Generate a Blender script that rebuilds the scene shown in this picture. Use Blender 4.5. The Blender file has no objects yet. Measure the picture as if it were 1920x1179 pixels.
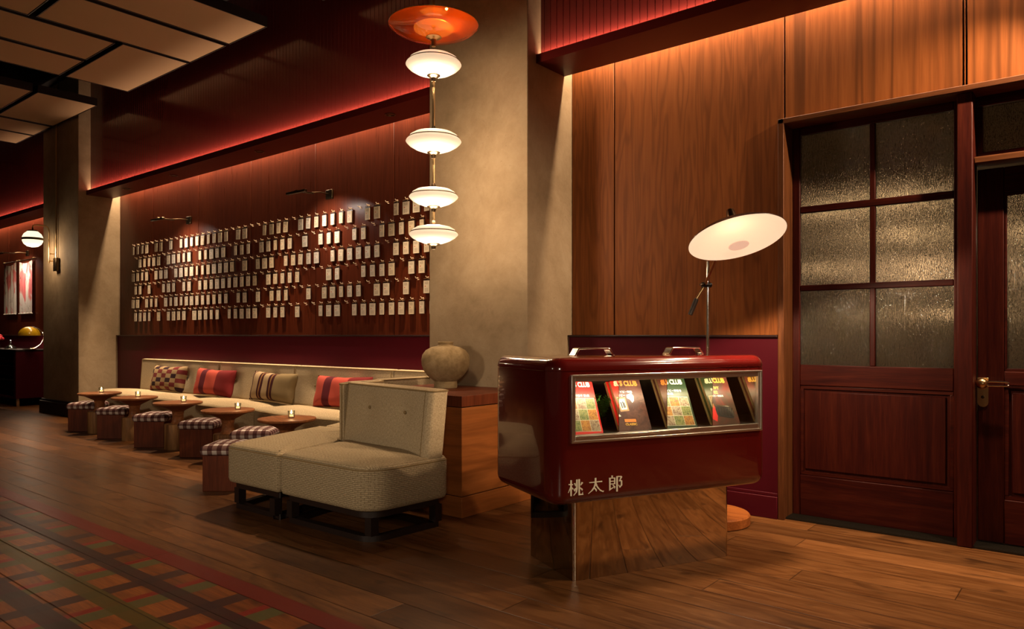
import bpy, bmesh, math, random
from mathutils import Vector, Matrix

# ------------------------------------------------------------------ camera, world, exposure
sc = bpy.context.scene
COL = sc.collection
FPX, W, HPX = 1376.0, 1920.0, 1179.0
YAW = math.radians(129.07)
FW = Vector((math.cos(YAW), math.sin(YAW), 0)); RT = Vector((math.sin(YAW), -math.cos(YAW), 0))
cam_d = bpy.data.cameras.new('camera'); cam = bpy.data.objects.new('camera', cam_d); COL.objects.link(cam)
cam.location = (0, 0, 1.2); cam.rotation_euler = (math.pi/2, 0, YAW-math.pi/2)
cam_d.sensor_width = 36; cam_d.lens = FPX/W*36; cam_d.shift_y = (628-HPX/2)/W; cam_d.clip_start = 0.05
sc.camera = cam
sc.view_settings.view_transform = 'Standard'; sc.view_settings.look = 'None'
sc.view_settings.exposure = 0.38; sc.view_settings.gamma = 1.0; sc.view_settings.use_curve_mapping = False
wd = bpy.data.worlds.new('world'); sc.world = wd; wd.use_nodes = True
wd.node_tree.nodes['Background'].inputs[0].default_value = (1.0, 0.62, 0.36, 1)
wd.node_tree.nodes['Background'].inputs[1].default_value = 0.03

def light(name, kind, loc, watts, color=(1, .66, .36), size=.05, size_y=None, rot=None, spot=None, blend=.5, aim=None, spread=None):
    d = bpy.data.lights.new(name, kind); o = bpy.data.objects.new(name, d); COL.objects.link(o)
    o.location = loc; d.energy = watts; d.color = color
    if kind == 'AREA':
        d.shape = 'RECTANGLE'; d.size = size; d.size_y = size_y or size
        if spread is not None: d.spread = spread
    else: d.shadow_soft_size = size
    if kind == 'SPOT': d.spot_size = math.radians(spot); d.spot_blend = blend
    if rot is not None: o.rotation_euler = rot
    if aim is not None: o.rotation_euler = (Vector(aim)-Vector(loc)).to_track_quat('-Z', 'Y').to_euler()
    return o

WARM = (1.0, .60, .30); WARM2 = (1.0, .72, .46)
YW, YC, YU, YF = 4.85, 4.38, 4.44, 4.275        # wood wall, soffit front, upper wall, column front
CX = [(-4.349, -3.323), (-12.877, -11.526)]      # concrete columns
BAYS = [(-11.526, -4.349), (-3.323, 2.6), (-19.0, -12.877)]
# LED strips in the slot behind the soffit (washing the wood wall) and on top of it (washing the beadboard)
for (a, b) in BAYS:
    light('slot_led', 'AREA', ((a+b)/2, 4.785, 3.45), 14.0*(b-a), WARM2, b-a-.02, .02, rot=(0, 0, 0), spread=math.radians(150))
    light('cove_led', 'AREA', ((a+b)/2, 4.416, 3.268), 6.0*(b-a), (1.0, .62, .42), b-a-.02, .02, rot=(math.radians(140), 0, 0), spread=math.radians(140))
DOWN = [(-10.60, 4.55), (-9.253, 4.55), (-7.30, 4.55), (-5.14, 4.55)]
for (x, y) in DOWN:
    light('downlight', 'SPOT', (x, y, 3.228), 370, WARM2, .03, spot=70, blend=.7, aim=(x+.15, y-.75, 0))
# right bay: downlights over the entrance, out of the frame to the right
for x in (-.15, 1.3):
    light('downlight', 'SPOT', (x, 4.50, 3.228), 230, WARM2, .03, spot=118, blend=.6, aim=(x-1.7, 3.7, 0))

# unseen spots added behind the viewer as fill for the front faces
for p, w_, q in (((2.0, -2.2, 2.2), 240, (-2.4, 3.2, .55)), ((-3.0, -3.0, 2.2), 330, (-4.2, 3.0, .45)), ((-7.5, -2.8, 2.2), 230, (-8.6, 4.0, .45))):
    light('front_fill_spot', 'SPOT', p, w_, (1.0, .80, .58), .3, spot=46, blend=1.0, aim=q)

# ------------------------------------------------------------------ helpers
class MB:
    def __init__(s): s.bm = bmesh.new(); s.uv = None
    def _f(s, vs, mi=0):
        try: f = s.bm.faces.new(vs); f.material_index = mi; return f
        except ValueError: return None
    def box(s, x0, x1, y0, y1, z0, z1, mi=0, M=None):
        c = [Vector((x, y, z)) for z in (z0, z1) for y in (y0, y1) for x in (x0, x1)]
        if M: c = [M @ v for v in c]
        v = [s.bm.verts.new(p) for p in c]
        for q in ((0, 2, 3, 1), (4, 5, 7, 6), (0, 1, 5, 4), (2, 6, 7, 3), (0, 4, 6, 2), (1, 3, 7, 5)): s._f([v[i] for i in q], mi)
        return s
    def loft(s, rings, mi=0, cap0=True, cap1=True, closed=True):
        R = [[s.bm.verts.new(p) for p in r] for r in rings]
        n = len(R[0])
        for a, b in zip(R, R[1:]):
            for i in range(n if closed else n-1):
                j = (i+1) % n; s._f([a[i], a[j], b[j], b[i]], mi)
        if cap0: s._f(list(reversed(R[0])), mi)
        if cap1: s._f(R[-1], mi)
        return s
    def prism(s, poly, z0, z1, mi=0, M=None):
        f = (lambda p: M @ p) if M else (lambda p: p)
        return s.loft([[f(Vector((x, y, z))) for x, y in poly] for z in (z0, z1)], mi)
    def lathe(s, prof, n=32, mi=0, M=None, a0=0, cap0=True, cap1=True):
        f = (lambda p: M @ p) if M else (lambda p: p)
        rings = [[f(Vector((max(r, 1e-5)*math.cos(2*math.pi*i/n+a0), max(r, 1e-5)*math.sin(2*math.pi*i/n+a0), z))) for i in range(n)] for r, z in prof]
        return s.loft(rings, mi, cap0, cap1)
    def tube(s, pts, r, n=10, mi=0, closed=False):
        pts = [Vector(p) for p in pts]; rings = []
        up = None; N = len(pts)
        for i, p in enumerate(pts):
            if closed: t = (pts[(i+1) % N]-pts[i-1])
            else: t = (pts[min(i+1, N-1)]-pts[max(i-1, 0)])
            t.normalize()
            if up is None:
                up = Vector((0, 0, 1)) if abs(t.z) < .9 else Vector((1, 0, 0))
            up = (up - t*up.dot(t)).normalized(); b = t.cross(up)
            rr = r[i] if isinstance(r, (list, tuple)) else r
            rings.append([p+(up*math.cos(2*math.pi*k/n)+b*math.sin(2*math.pi*k/n))*rr for k in range(n)])
        if closed: rings.append(rings[0]); return s.loft(rings, mi, False, False)
        return s.loft(rings, mi)
    def face(s, pts, mi=0): s._f([s.bm.verts.new(Vector(p)) for p in pts], mi); return s
    def boxuv(s, sc_=1.0):
        uv = s.bm.loops.layers.uv.verify(); s.bm.normal_update()
        for f in s.bm.faces:
            n = f.normal; a = max(range(3), key=lambda i: abs(n[i]))
            for l in f.loops:
                c = l.vert.co; l[uv].uv = [((c.y, c.z), (c.x, c.z), (c.x, c.y))[a][k]*sc_ for k in (0, 1)]
        return s
    def build(s, name, mats, parent=None, smooth=True, ang=35, bevel=0, seg=2, weld=True):
        if weld: bmesh.ops.remove_doubles(s.bm, verts=s.bm.verts, dist=1e-6)
        bmesh.ops.recalc_face_normals(s.bm, faces=s.bm.faces)
        me = bpy.data.meshes.new(name); s.bm.to_mesh(me); s.bm.free()
        for m in (mats if isinstance(mats, (list, tuple)) else [mats]): me.materials.append(m)
        if smooth:
            me.polygons.foreach_set('use_smooth', [True]*len(me.polygons)); me.set_sharp_from_angle(angle=math.radians(ang))
        o = bpy.data.objects.new(name, me); COL.objects.link(o)
        if parent: o.parent = parent
        if bevel:
            b = o.modifiers.new('bevel', 'BEVEL'); b.width = bevel; b.segments = seg; b.limit_method = 'ANGLE'; b.angle_limit = math.radians(40); b.harden_normals = False
        return o

def tag(o, label, cat, group=None):
    o['label'] = label; o['category'] = cat
    if group: o['group'] = group
    return o
def thing(name, label, cat, loc=(0, 0, 0), rz=0, group=None):
    o = bpy.data.objects.new(name, None); COL.objects.link(o); o.location = loc; o.rotation_euler = (0, 0, rz)
    o.empty_display_size = .1
    return tag(o, label, cat, group)
def struct(o): o['kind'] = 'structure'; return o
def sempty(name, loc=(0, 0, 0)):
    o = bpy.data.objects.new(name, None); COL.objects.link(o); o.location = loc; o['kind'] = 'structure'; return o
def dup(root, loc=None, rz=None, label=None):
    r = root.copy(); COL.objects.link(r)
    if loc is not None: r.location = loc
    if rz is not None: r.rotation_euler = (0, 0, rz)
    if label: r['label'] = label
    for ch in list(root.children):
        c = ch.copy(); COL.objects.link(c); c.parent = r
        for g in ch.children:
            d = g.copy(); COL.objects.link(d); d.parent = c
    return r
def rpoly(pts, rad, seg=6):
    out = []; n = len(pts)
    for i in range(n):
        p0, p, p1 = Vector(pts[i-1]), Vector(pts[i]), Vector(pts[(i+1) % n])
        r = rad[i] if isinstance(rad, (list, tuple)) else rad
        if r <= 0: out.append((p.x, p.y)); continue
        a = (p0-p).normalized(); b = (p1-p).normalized(); th = a.angle(b); d = r/math.tan(th/2)
        d = min(d, (p0-p).length*.49, (p1-p).length*.49); r2 = d*math.tan(th/2)
        c = p+(a+b).normalized()*(r2/math.sin(th/2)); q0 = p+a*d; q1 = p+b*d
        a0 = math.atan2(q0.y-c.y, q0.x-c.x); a1 = math.atan2(q1.y-c.y, q1.x-c.x)
        da = (a1-a0+math.pi) % (2*math.pi)-math.pi
        for k in range(seg+1): t = a0+da*k/seg; out.append((c.x+r2*math.cos(t), c.y+r2*math.sin(t)))
    return out
def inset(poly, d):
    n = len(poly); ar = sum(poly[i][0]*poly[(i+1) % n][1]-poly[(i+1) % n][0]*poly[i][1] for i in range(n)); sg = 1 if ar > 0 else -1
    out = []
    for i in range(n):
        p0, p, p1 = Vector(poly[i-1]), Vector(poly[i]), Vector(poly[(i+1) % n])
        e0 = (p-p0).normalized() if (p-p0).length > 1e-9 else (p1-p).normalized(); e1 = (p1-p).normalized() if (p1-p).length > 1e-9 else e0
        n0 = Vector((-e0.y, e0.x))*sg; n1 = Vector((-e1.y, e1.x))*sg; m = (n0+n1)
        if m.length < 1e-6: m = n0
        m.normalize(); q = p+m*(d/max(.5, m.dot(n0))); out.append((q.x, q.y))
    return out
def text_mesh(body, size, M, name, mat, parent, bold=0.0, depth=.0004, align='LEFT', sx=1.0):
    c = bpy.data.curves.new('lettering', 'FONT'); c.body = body; c.size = size; c.offset = bold; c.extrude = depth; c.align_x = align; c.resolution_u = 3
    o = bpy.data.objects.new('lettering', c); COL.objects.link(o)
    dg = bpy.context.evaluated_depsgraph_get(); me = bpy.data.meshes.new_from_object(o.evaluated_get(dg)); bpy.data.objects.remove(o)
    me.transform(M @ Matrix.Diagonal((sx, 1, 1, 1))); me.materials.clear(); me.materials.append(mat)
    t = bpy.data.objects.new(name, me); COL.objects.link(t); t.parent = parent; return t

# ------------------------------------------------------------------ materials
class NT:
    def __init__(s, name):
        s.m = bpy.data.materials.new(name); s.m.use_nodes = True; s.t = s.m.node_tree; s.t.nodes.clear()
        s.out = s.t.nodes.new('ShaderNodeOutputMaterial')
    def n(s, typ, **kw):
        x = s.t.nodes.new(typ)
        for k, v in kw.items(): setattr(x, k, v)
        return x
    def put(s, sock, val):
        if val is None: return
        if isinstance(val, bpy.types.NodeSocket): s.t.links.new(val, sock)
        else:
            if isinstance(val, tuple) and len(val) == 3 and sock.type == 'RGBA': val = val+(1,)
            sock.default_value = val
    def math(s, op, a, b=None, c=None):
        x = s.n('ShaderNodeMath', operation=op)
        for i, v in enumerate((a, b, c)): s.put(x.inputs[i], v) if v is not None else None
        return x.outputs[0]
    def mix(s, fac, a, b, mode='MIX'):
        x = s.n('ShaderNodeMix', data_type='RGBA', blend_type=mode); x.clamp_factor = True
        s.put(x.inputs[0], fac); s.put(x.inputs[6], a); s.put(x.inputs[7], b); return x.outputs[2]
    def coord(s, kind='Object', scale=(1, 1, 1), loc=(0, 0, 0), rnd=False, rot=(0, 0, 0)):
        v = s.n('ShaderNodeTexCoord').outputs[kind]
        if rnd:
            r = s.n('ShaderNodeObjectInfo').outputs['Random']; a = s.n('ShaderNodeVectorMath', operation='ADD')
            c = s.n('ShaderNodeCombineXYZ'); k = s.math('MULTIPLY', r, 37.0)
            for i in range(3): s.put(c.inputs[i], k)
            s.put(a.inputs[0], v); s.put(a.inputs[1], c.outputs[0]); v = a.outputs[0]
        m = s.n('ShaderNodeMapping'); s.put(m.inputs[0], v); m.inputs['Scale'].default_value = scale; m.inputs['Location'].default_value = loc; m.inputs['Rotation'].default_value = rot
        return m.outputs[0]
    def noise(s, vec, scale=5, detail=4, rough=.55, dist=0, out=0):
        x = s.n('ShaderNodeTexNoise'); s.put(x.inputs['Vector'], vec); x.inputs['Scale'].default_value = scale; x.inputs['Detail'].default_value = detail
        x.inputs['Roughness'].default_value = rough; x.inputs['Distortion'].default_value = dist; return x.outputs[out]
    def ramp(s, fac, stops, interp='LINEAR'):
        x = s.n('ShaderNodeValToRGB'); s.put(x.inputs[0], fac); cr = x.color_ramp; cr.interpolation = interp
        while len(cr.elements) > 1: cr.elements.remove(cr.elements[-1])
        for i, (p, c) in enumerate(stops):
            e = cr.elements[0] if i == 0 else cr.elements.new(p)
            e.position = p; e.color = (c if isinstance(c, tuple) else (c, c, c))+(1,)
        return x.outputs[0]
    def bump(s, h, strength=.3, dist=.01):
        x = s.n('ShaderNodeBump'); s.put(x.inputs['Height'], h); x.inputs['Strength'].default_value = strength; x.inputs['Distance'].default_value = dist; return x.outputs[0]
    def sep(s, vec):
        x = s.n('ShaderNodeSeparateXYZ'); s.put(x.inputs[0], vec); return x.outputs
    def pbr(s, color=(.5, .5, .5), rough=.5, metal=0, spec=.5, coat=0, coat_r=.05, normal=None, emis=None, estr=0, trans=0, ior=1.45, sheen=0, alpha=None):
        b = s.n('ShaderNodeBsdfPrincipled')
        s.put(b.inputs['Base Color'], color); s.put(b.inputs['Roughness'], rough); s.put(b.inputs['Metallic'], metal)
        b.inputs['Specular IOR Level'].default_value = spec; b.inputs['Coat Weight'].default_value = coat; b.inputs['Coat Roughness'].default_value = coat_r
        b.inputs['Transmission Weight'].default_value = trans; b.inputs['IOR'].default_value = ior; b.inputs['Sheen Weight'].default_value = sheen
        if normal is not None: s.put(b.inputs['Normal'], normal)
        if emis is not None: s.put(b.inputs['Emission Color'], emis); s.put(b.inputs['Emission Strength'], estr)
        s.t.links.new(b.outputs[0], s.out.inputs[0]); s.b = b; return s.m
def simple(name, color, rough=.5, **kw): return NT(name).pbr(color, rough, **kw)

def wood(name, dark, mid, light_, grain='Z', rough=.4, coat=0, fig=1.0, spec=.5, coat_r=.1, rnd=True, wave=0):
    t = NT(name); k = {'X': (.05, 1, 1), 'Y': (1, .05, 1), 'Z': (1, 1, .05)}[grain]
    v = t.coord('Object', tuple(c*9*fig for c in k), rnd=rnd)
    a = t.noise(v, 1.6, 5, .6, 1.2)
    if wave:
        b = t.n('ShaderNodeTexWave', wave_type='BANDS', bands_direction='X' if grain != 'X' else 'Z'); t.put(b.inputs['Vector'], t.coord('Object', tuple(c*(1.0 if c == 1 else 1.1) for c in k), rnd=rnd))
        b.inputs['Scale'].default_value = wave; b.inputs['Distortion'].default_value = 9; b.inputs['Detail'].default_value = 3; b.inputs['Detail Scale'].default_value = 1.2; b.inputs['Detail Roughness'].default_value = .6
        a = t.math('ADD', t.math('MULTIPLY', a, .62), t.math('MULTIPLY', b.outputs[1], .36))
    col = t.ramp(a, [(.28, dark), (.5, mid), (.74, light_)])
    f = t.noise(t.coord('Object', tuple(c*95 for c in k), rnd=rnd), 1.5, 3, .6)
    col = t.mix(t.math('MULTIPLY', t.ramp(f, [(.42, 1.0), (.6, 0.0)]), .35), col, tuple(c*.45 for c in dark))
    return t.pbr(col, t.math('ADD', rough, t.math('MULTIPLY', f, .08)), spec=spec, coat=coat, coat_r=coat_r, normal=t.bump(f, .08, .002))

M = {}
def veneer(name, dark, mid, light_, freq=26, streak=.5, rough=.42, spec=.25, sx=1.6, sz=.22, hor=False):
    t = NT(name); k = (lambda a_, b_: (b_, b_, a_)) if hor else (lambda a_, b_: (a_, 1, b_))
    a = t.noise(t.coord('Object', k(sx, sz), rnd=True), 1.0, 2, .5, .25)
    ring = t.math('ADD', t.math('MULTIPLY', t.math('SINE', t.math('MULTIPLY', a, freq*2*math.pi)), .5), .5)
    st = t.ramp(ring, [(.0, 0.0), (.55, .25), (.85, .75), (1.0, 1.0)])
    g = t.noise(t.coord('Object', k(60, 2.2), rnd=True), 1, 4, .65)
    big = t.noise(t.coord('Object', k(2.4, .3), rnd=True), 1, 3, .5)
    col = t.ramp(t.math('ADD', t.math('MULTIPLY', big, .5), t.math('MULTIPLY', g, .5)), [(.3, dark), (.5, mid), (.72, light_)])
    col = t.mix(t.math('MULTIPLY', st, streak), col, tuple(c*.35 for c in dark))
    return t.pbr(col, t.math('ADD', rough, t.math('MULTIPLY', g, .1)), spec=spec, normal=t.bump(g, .06, .002))
M['wall_wood_red'] = veneer('mahogany_wall', (.048, .008, .003), (.074, .014, .005), (.105, .023, .008), 11, .20, .24, .2, 6, .5)
M['wall_wood_brown'] = veneer('walnut_wall', (.125, .034, .007), (.19, .056, .012), (.245, .080, .019), 9, .30, .45, .15, 7.5, .75)
M['wall_wood_streak'] = veneer('streaked_walnut_wall', (.13, .036, .008), (.20, .060, .013), (.255, .084, .021), 6, .6, .45, .15, 6, .12)
M['door_wood'] = wood('dark_mahogany_door', (.024, .0022, .0012), (.044, .0048, .002), (.068, .010, .0035), 'Z', .42, fig=1.2, spec=.18)
M['door_wood_x'] = wood('dark_mahogany_rail', (.024, .0022, .0012), (.044, .0048, .002), (.068, .010, .0035), 'X', .42, fig=1.2, spec=.18)
M['casing'] = wood('walnut_casing', (.07, .022, .008), (.12, .04, .013), (.17, .06, .02), 'Z', .4, spec=.18)
M['casing_x'] = wood('walnut_casing_rail', (.07, .022, .008), (.12, .04, .013), (.17, .06, .02), 'X', .4, spec=.18)
M['plinth_wood'] = veneer('orange_walnut', (.17, .048, .010), (.25, .078, .017), (.32, .11, .028), 5, .28, .42, .2, 6, .8, True)
M['table_wood'] = wood('table_walnut', (.13, .045, .016), (.22, .08, .028), (.30, .115, .042), 'X', .4, fig=1.4, spec=.18)
M['trunk_wood'] = wood('pale_trunk_wood', (.10, .04, .012), (.26, .125, .045), (.36, .19, .075), 'Z', .5, fig=1.3, wave=1.6, spec=.18)
M['stool_wood'] = wood('stool_mahogany', (.075, .016, .006), (.12, .027, .009), (.165, .040, .014), 'Z', .4, fig=1.2, spec=.18)
M['soffit'] = simple('oxblood_soffit_paint', (.085, .006, .005), .42, spec=.15)
M['lamp_base'] = wood('lamp_base_wood', (.20, .055, .013), (.30, .09, .02), (.37, .12, .03), 'X', .5, spec=.1)
M['burgundy'] = simple('burgundy_paint', (.066, .0038, .009), .42, spec=.18)
M['cap'] = simple('dark_cap', (.018, .006, .005), .35)
M['black'] = simple('black_paint', (.004, .0035, .003), .6)
M['black_gloss'] = simple('black_lacquer', (.006, .005, .005), .25)
M['dark_wood'] = simple('ebonised_wood', (.012, .005, .003), .5)
M['kiosk'] = simple('oxblood_enamel', (.088, .005, .004), .14, spec=.5, coat=1.0, coat_r=.02)
M['chrome'] = simple('polished_steel', (.84, .78, .68), .12, metal=1)
M['mirror'] = simple('warm_mirror_steel', (.62, .53, .40), .035, metal=1)
M['brass'] = simple('aged_brass', (.60, .40, .19), .28, metal=1)
M['hook'] = simple('pale_peg', (.75, .60, .42), .35, spec=.8)
M['rim'] = simple('copper_rim', (.12, .045, .018), .6, spec=.2)
M['dkbrass'] = simple('dark_bronze', (.10, .065, .035), .3, metal=1)
M['ivory'] = simple('ivory_lettering', (.85, .79, .60), .45)
M['gold'] = simple('gold_lettering', (.75, .42, .06), .45)
M['white_ink'] = simple('white_lettering', (.85, .80, .68), .45)
M['orange_ink'] = simple('orange_lettering', (.75, .22, .04), .45)
M['grating'] = simple('threshold_metal', (.035, .028, .02), .5, metal=.8)
M['interior'] = simple('dark_interior', (.010, .006, .004), .35)
M['leather'] = simple('dark_brown_grip', (.014, .007, .004), .45)

def concrete():
    t = NT('limewashed_concrete'); v = t.coord('Object', (1, 1, 1))
    a = t.noise(v, 1.5, 8, .62, .6); b = t.noise(v, 7, 6, .7, .4)
    f = t.math('ADD', t.math('MULTIPLY', a, .65), t.math('MULTIPLY', b, .35))
    col = t.ramp(f, [(.3, (.20, .138, .078)), (.47, (.285, .205, .122)), (.6, (.345, .255, .158)), (.75, (.41, .32, .21))])
    pits = t.ramp(t.noise(v, 22, 5, .7, .8), [(.62, 0.0), (.74, 1.0)])
    col = t.mix(t.math('MULTIPLY', pits, .35), col, (.13, .085, .045))
    return t.pbr(col, .75, spec=.2, normal=t.bump(t.math('ADD', f, t.math('MULTIPLY', b, .4)), .25, .02))
M['concrete'] = concrete()

M['bead'] = simple('oxblood_beadboard', (.125, .018, .015), .17, spec=.5, coat=.2, coat_r=.06)

def floor_mat():
    t = NT('oak_floor'); P = t.coord('Object'); S = t.sep(P); x, y = S[0], S[1]
    row = t.math('FLOOR', t.math('DIVIDE', t.math('ADD', y, 19.955), .2))
    wn = t.n('ShaderNodeTexWhiteNoise', noise_dimensions='1D'); t.put(wn.inputs['W'], row); rr = wn.outputs[0]
    xs = t.math('ADD', x, t.math('MULTIPLY', rr, 7.3)); pid = t.math('FLOOR', t.math('DIVIDE', t.math('ADD', xs, 60.0), 2.1))
    w2 = t.n('ShaderNodeTexWhiteNoise', noise_dimensions='2D'); c2 = t.n('ShaderNodeCombineXYZ'); t.put(c2.inputs[0], row); t.put(c2.inputs[1], pid); t.put(w2.inputs['Vector'], c2.outputs[0]); pr = w2.outputs[0]
    off = t.n('ShaderNodeCombineXYZ'); t.put(off.inputs[0], t.math('MULTIPLY', pr, 31.0)); t.put(off.inputs[1], t.math('MULTIPLY', pr, 17.0)); t.put(off.inputs[2], pr)
    ad = t.n('ShaderNodeVectorMath', operation='ADD'); t.put(ad.inputs[0], P); t.put(ad.inputs[1], off.outputs[0])
    mp = t.n('ShaderNodeMapping'); t.put(mp.inputs[0], ad.outputs[0]); mp.inputs['Scale'].default_value = (1.0, 8.0, 1)
    g = t.noise(mp.outputs[0], 1.7, 7, .62, 1.5)
    mp2 = t.n('ShaderNodeMapping'); t.put(mp2.inputs[0], ad.outputs[0]); mp2.inputs['Scale'].default_value = (2.2, 5.5, 1)
    kn = t.ramp(t.noise(mp2.outputs[0], 1.3, 3, .5, .6), [(.61, 0.0), (.72, 1.0)])
    mp3 = t.n('ShaderNodeMapping'); t.put(mp3.inputs[0], ad.outputs[0]); mp3.inputs['Scale'].default_value = (6, 130, 1)
    fine = t.noise(mp3.outputs[0], 1.0, 3, .6)
    col = t.ramp(g, [(.3, (.062, .020, .0045)), (.46, (.118, .045, .013)), (.6, (.155, .063, .020)), (.8, (.205, .088, .030))])
    col = t.mix(t.math('MULTIPLY', t.ramp(fine, [(.42, 1.0), (.58, 0.0)]), .3), col, (.045, .016, .005))
    col = t.mix(t.math('MULTIPLY', kn, .75), col, (.022, .007, .002))
    col = t.mix(1.0, col, t.ramp(pr, [(0, .58), (1, 1.22)]), 'MULTIPLY')
    # stained plaid: stripes along x (by y) over stripes along y (by x)
    def band(u, a, b): return t.math('MULTIPLY', t.math('GREATER_THAN', u, a), t.math('LESS_THAN', u, b))
    inside = t.math('LESS_THAN', y, 1.845)
    px = t.math('MODULO', t.math('ADD', x, 3.69+55.5), .555)
    dark_, olive, sage, red = (.030, .013, .014), (.075, .055, .010), (.070, .075, .026), (.20, .010, .008)
    orange = (.175, .062, .016)
    st = t.mix(t.math('MULTIPLY', inside, .55), col, t.mix(1.0, col, (2.1, 1.35, .75), 'MULTIPLY'))
    for a, b, c in ((0, .097, dark_), (.222, .272, red), (.277, .377, sage)):
        st = t.mix(t.math('MULTIPLY', t.math('MULTIPLY', band(px, a, b), inside), .88), st, c)
    for a, b, c in ((1.61, 1.71, dark_), (1.37, 1.468, olive), (1.125, 1.225, dark_), (.88, .98, olive), (.64, .74, dark_), (.40, .50, olive), (.16, .26, dark_)):
        st = t.mix(t.math('MULTIPLY', band(y, a, b), .90), st, c)
    st = t.mix(t.math('MULTIPLY', band(y, 1.845, 1.955), .85), st, (.13, .008, .008))
    fy = t.math('PINGPONG', t.math('ADD', y, 19.955), .1); fx = t.math('PINGPONG', t.math('ADD', xs, 60.0), 1.05)
    seam = t.math('MINIMUM', t.ramp(t.math('DIVIDE', fy, .1), [(0.0, 0.0), (.045, 1.0)]), t.ramp(fx, [(0.0, 0.0), (.003, 1.0)]))
    st = t.mix(t.math('SUBTRACT', 1.0, seam), st, t.mix(.9, st, (.008, .003, .001)))
    h = t.math('ADD', t.math('MULTIPLY', seam, 1.0), t.math('MULTIPLY', g, .12))
    rg = t.math('ADD', .30, t.math('MULTIPLY', g, .14))
    return t.pbr(st, rg, spec=.2, normal=t.bump(h, .35, .004))
M['floor'] = floor_mat()

def fabric(name, c1, c2, scale=1.0, bs=.9):
    t = NT(name); v = t.coord('Object', rnd=False)
    br = t.n('ShaderNodeTexBrick'); t.put(br.inputs['Vector'], t.coord('UV')); br.inputs['Scale'].default_value = 20*scale; br.inputs['Mortar Size'].default_value = .035; br.inputs['Mortar Smooth'].default_value = .8
    br.inputs['Brick Width'].default_value = .75; br.inputs['Row Height'].default_value = .22
    th = t.noise(t.coord('UV', (260, 60, 1)), 1.0, 2, .6); th2 = t.noise(t.coord('UV', (60, 260, 1)), 1.0, 2, .6)
    w = t.math('ADD', t.math('MULTIPLY', th, .5), t.math('MULTIPLY', th2, .5))
    col = t.mix(t.ramp(w, [(.40, 0.0), (.60, 1.0)]), tuple(c*.82 for c in c1), c2)
    col = t.mix(t.math('MULTIPLY', br.outputs['Fac'], .45), col, tuple(c*.55 for c in c1))
    h = t.math('ADD', t.math('MULTIPLY', t.math('SUBTRACT', 1.0, br.outputs['Fac']), .8), t.math('MULTIPLY', w, .6))
    return t.pbr(col, .9, spec=.12, normal=t.bump(h, bs, .006))
M['cream'] = fabric('cream_woven_upholstery', (.37, .275, .155), (.52, .405, .25))
M['cream_seat'] = fabric('cream_fine_upholstery', (.38, .285, .165), (.52, .405, .255), 1.6, .25)
M['piping'] = simple('cream_piping', (.22, .15, .07), .85, spec=.15)

def gingham():
    t = NT('brown_white_gingham'); u = t.sep(t.coord('UV'))
    q = [t.math('GREATER_THAN', t.math('MODULO', t.math('ADD', u[i], 10.018), .072), .036) for i in (0, 1)]
    s = t.math('ADD', q[0], q[1]); col = t.ramp(t.math('DIVIDE', s, 2.0), [(0, (.52, .46, .42)), (.3, (.155, .085, .075)), (.75, (.045, .012, .012))], 'CONSTANT')
    w = t.noise(t.coord('UV', (300, 300, 1)), 1, 2)
    return t.pbr(t.mix(t.math('MULTIPLY', w, .25), col, (.10, .06, .05)), .9, spec=.15, normal=t.bump(w, .2, .003))
M['gingham'] = gingham()

def stripes(name, stops, extra=None):
    t = NT(name); u = t.sep(t.coord('UV')); col = t.ramp(u[0], stops, 'CONSTANT')
    if extra: col = extra(t, u, col)
    w = t.noise(t.coord('UV', (220, 140, 1)), 1, 3)
    return t.pbr(t.mix(t.math('MULTIPLY', w, .2), col, (.06, .02, .015)), .85, spec=.15, normal=t.bump(w, .2, .003))
RD, RM, RB = (.36, .055, .036), (.075, .007, .013), (.13, .010, .011)
M['pillow_red'] = stripes('red_striped_velvet', [(0, RD), (.24, RM), (.38, RD), (.42, RD), (.66, RB)])
TA, MR, OC = (.30, .21, .115), (.030, .003, .005), (.20, .10, .03)
M['pillow_tan'] = stripes('tan_maroon_striped_cloth', [(0, MR), (.045, TA), (.07, MR), (.105, TA), (.26, MR), (.30, OC), (.325, MR), (.375, TA), (.50, MR), (.545, OC), (.57, MR), (.62, (.17, .12, .055))])
def chk(t, u, col):
    a = t.math('FLOOR', t.math('MULTIPLY', u[0], 7.0)); b = t.math('FLOOR', t.math('MULTIPLY', u[1], 6.0))
    k = t.math('MODULO', t.math('ADD', a, b), 2.0)
    d = t.mix(t.math('GREATER_THAN', t.math('MODULO', t.math('ADD', t.math('MULTIPLY', a, 3.0), b), 5.0), 2.5), (.12, .018, .018), (.018, .006, .010))
    return t.mix(k, d, (.25, .17, .085))
M['pillow_check'] = stripes('chequered_cloth', [(0, (.3, .2, .1)), (.9, (.3, .2, .1))], chk)

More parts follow.
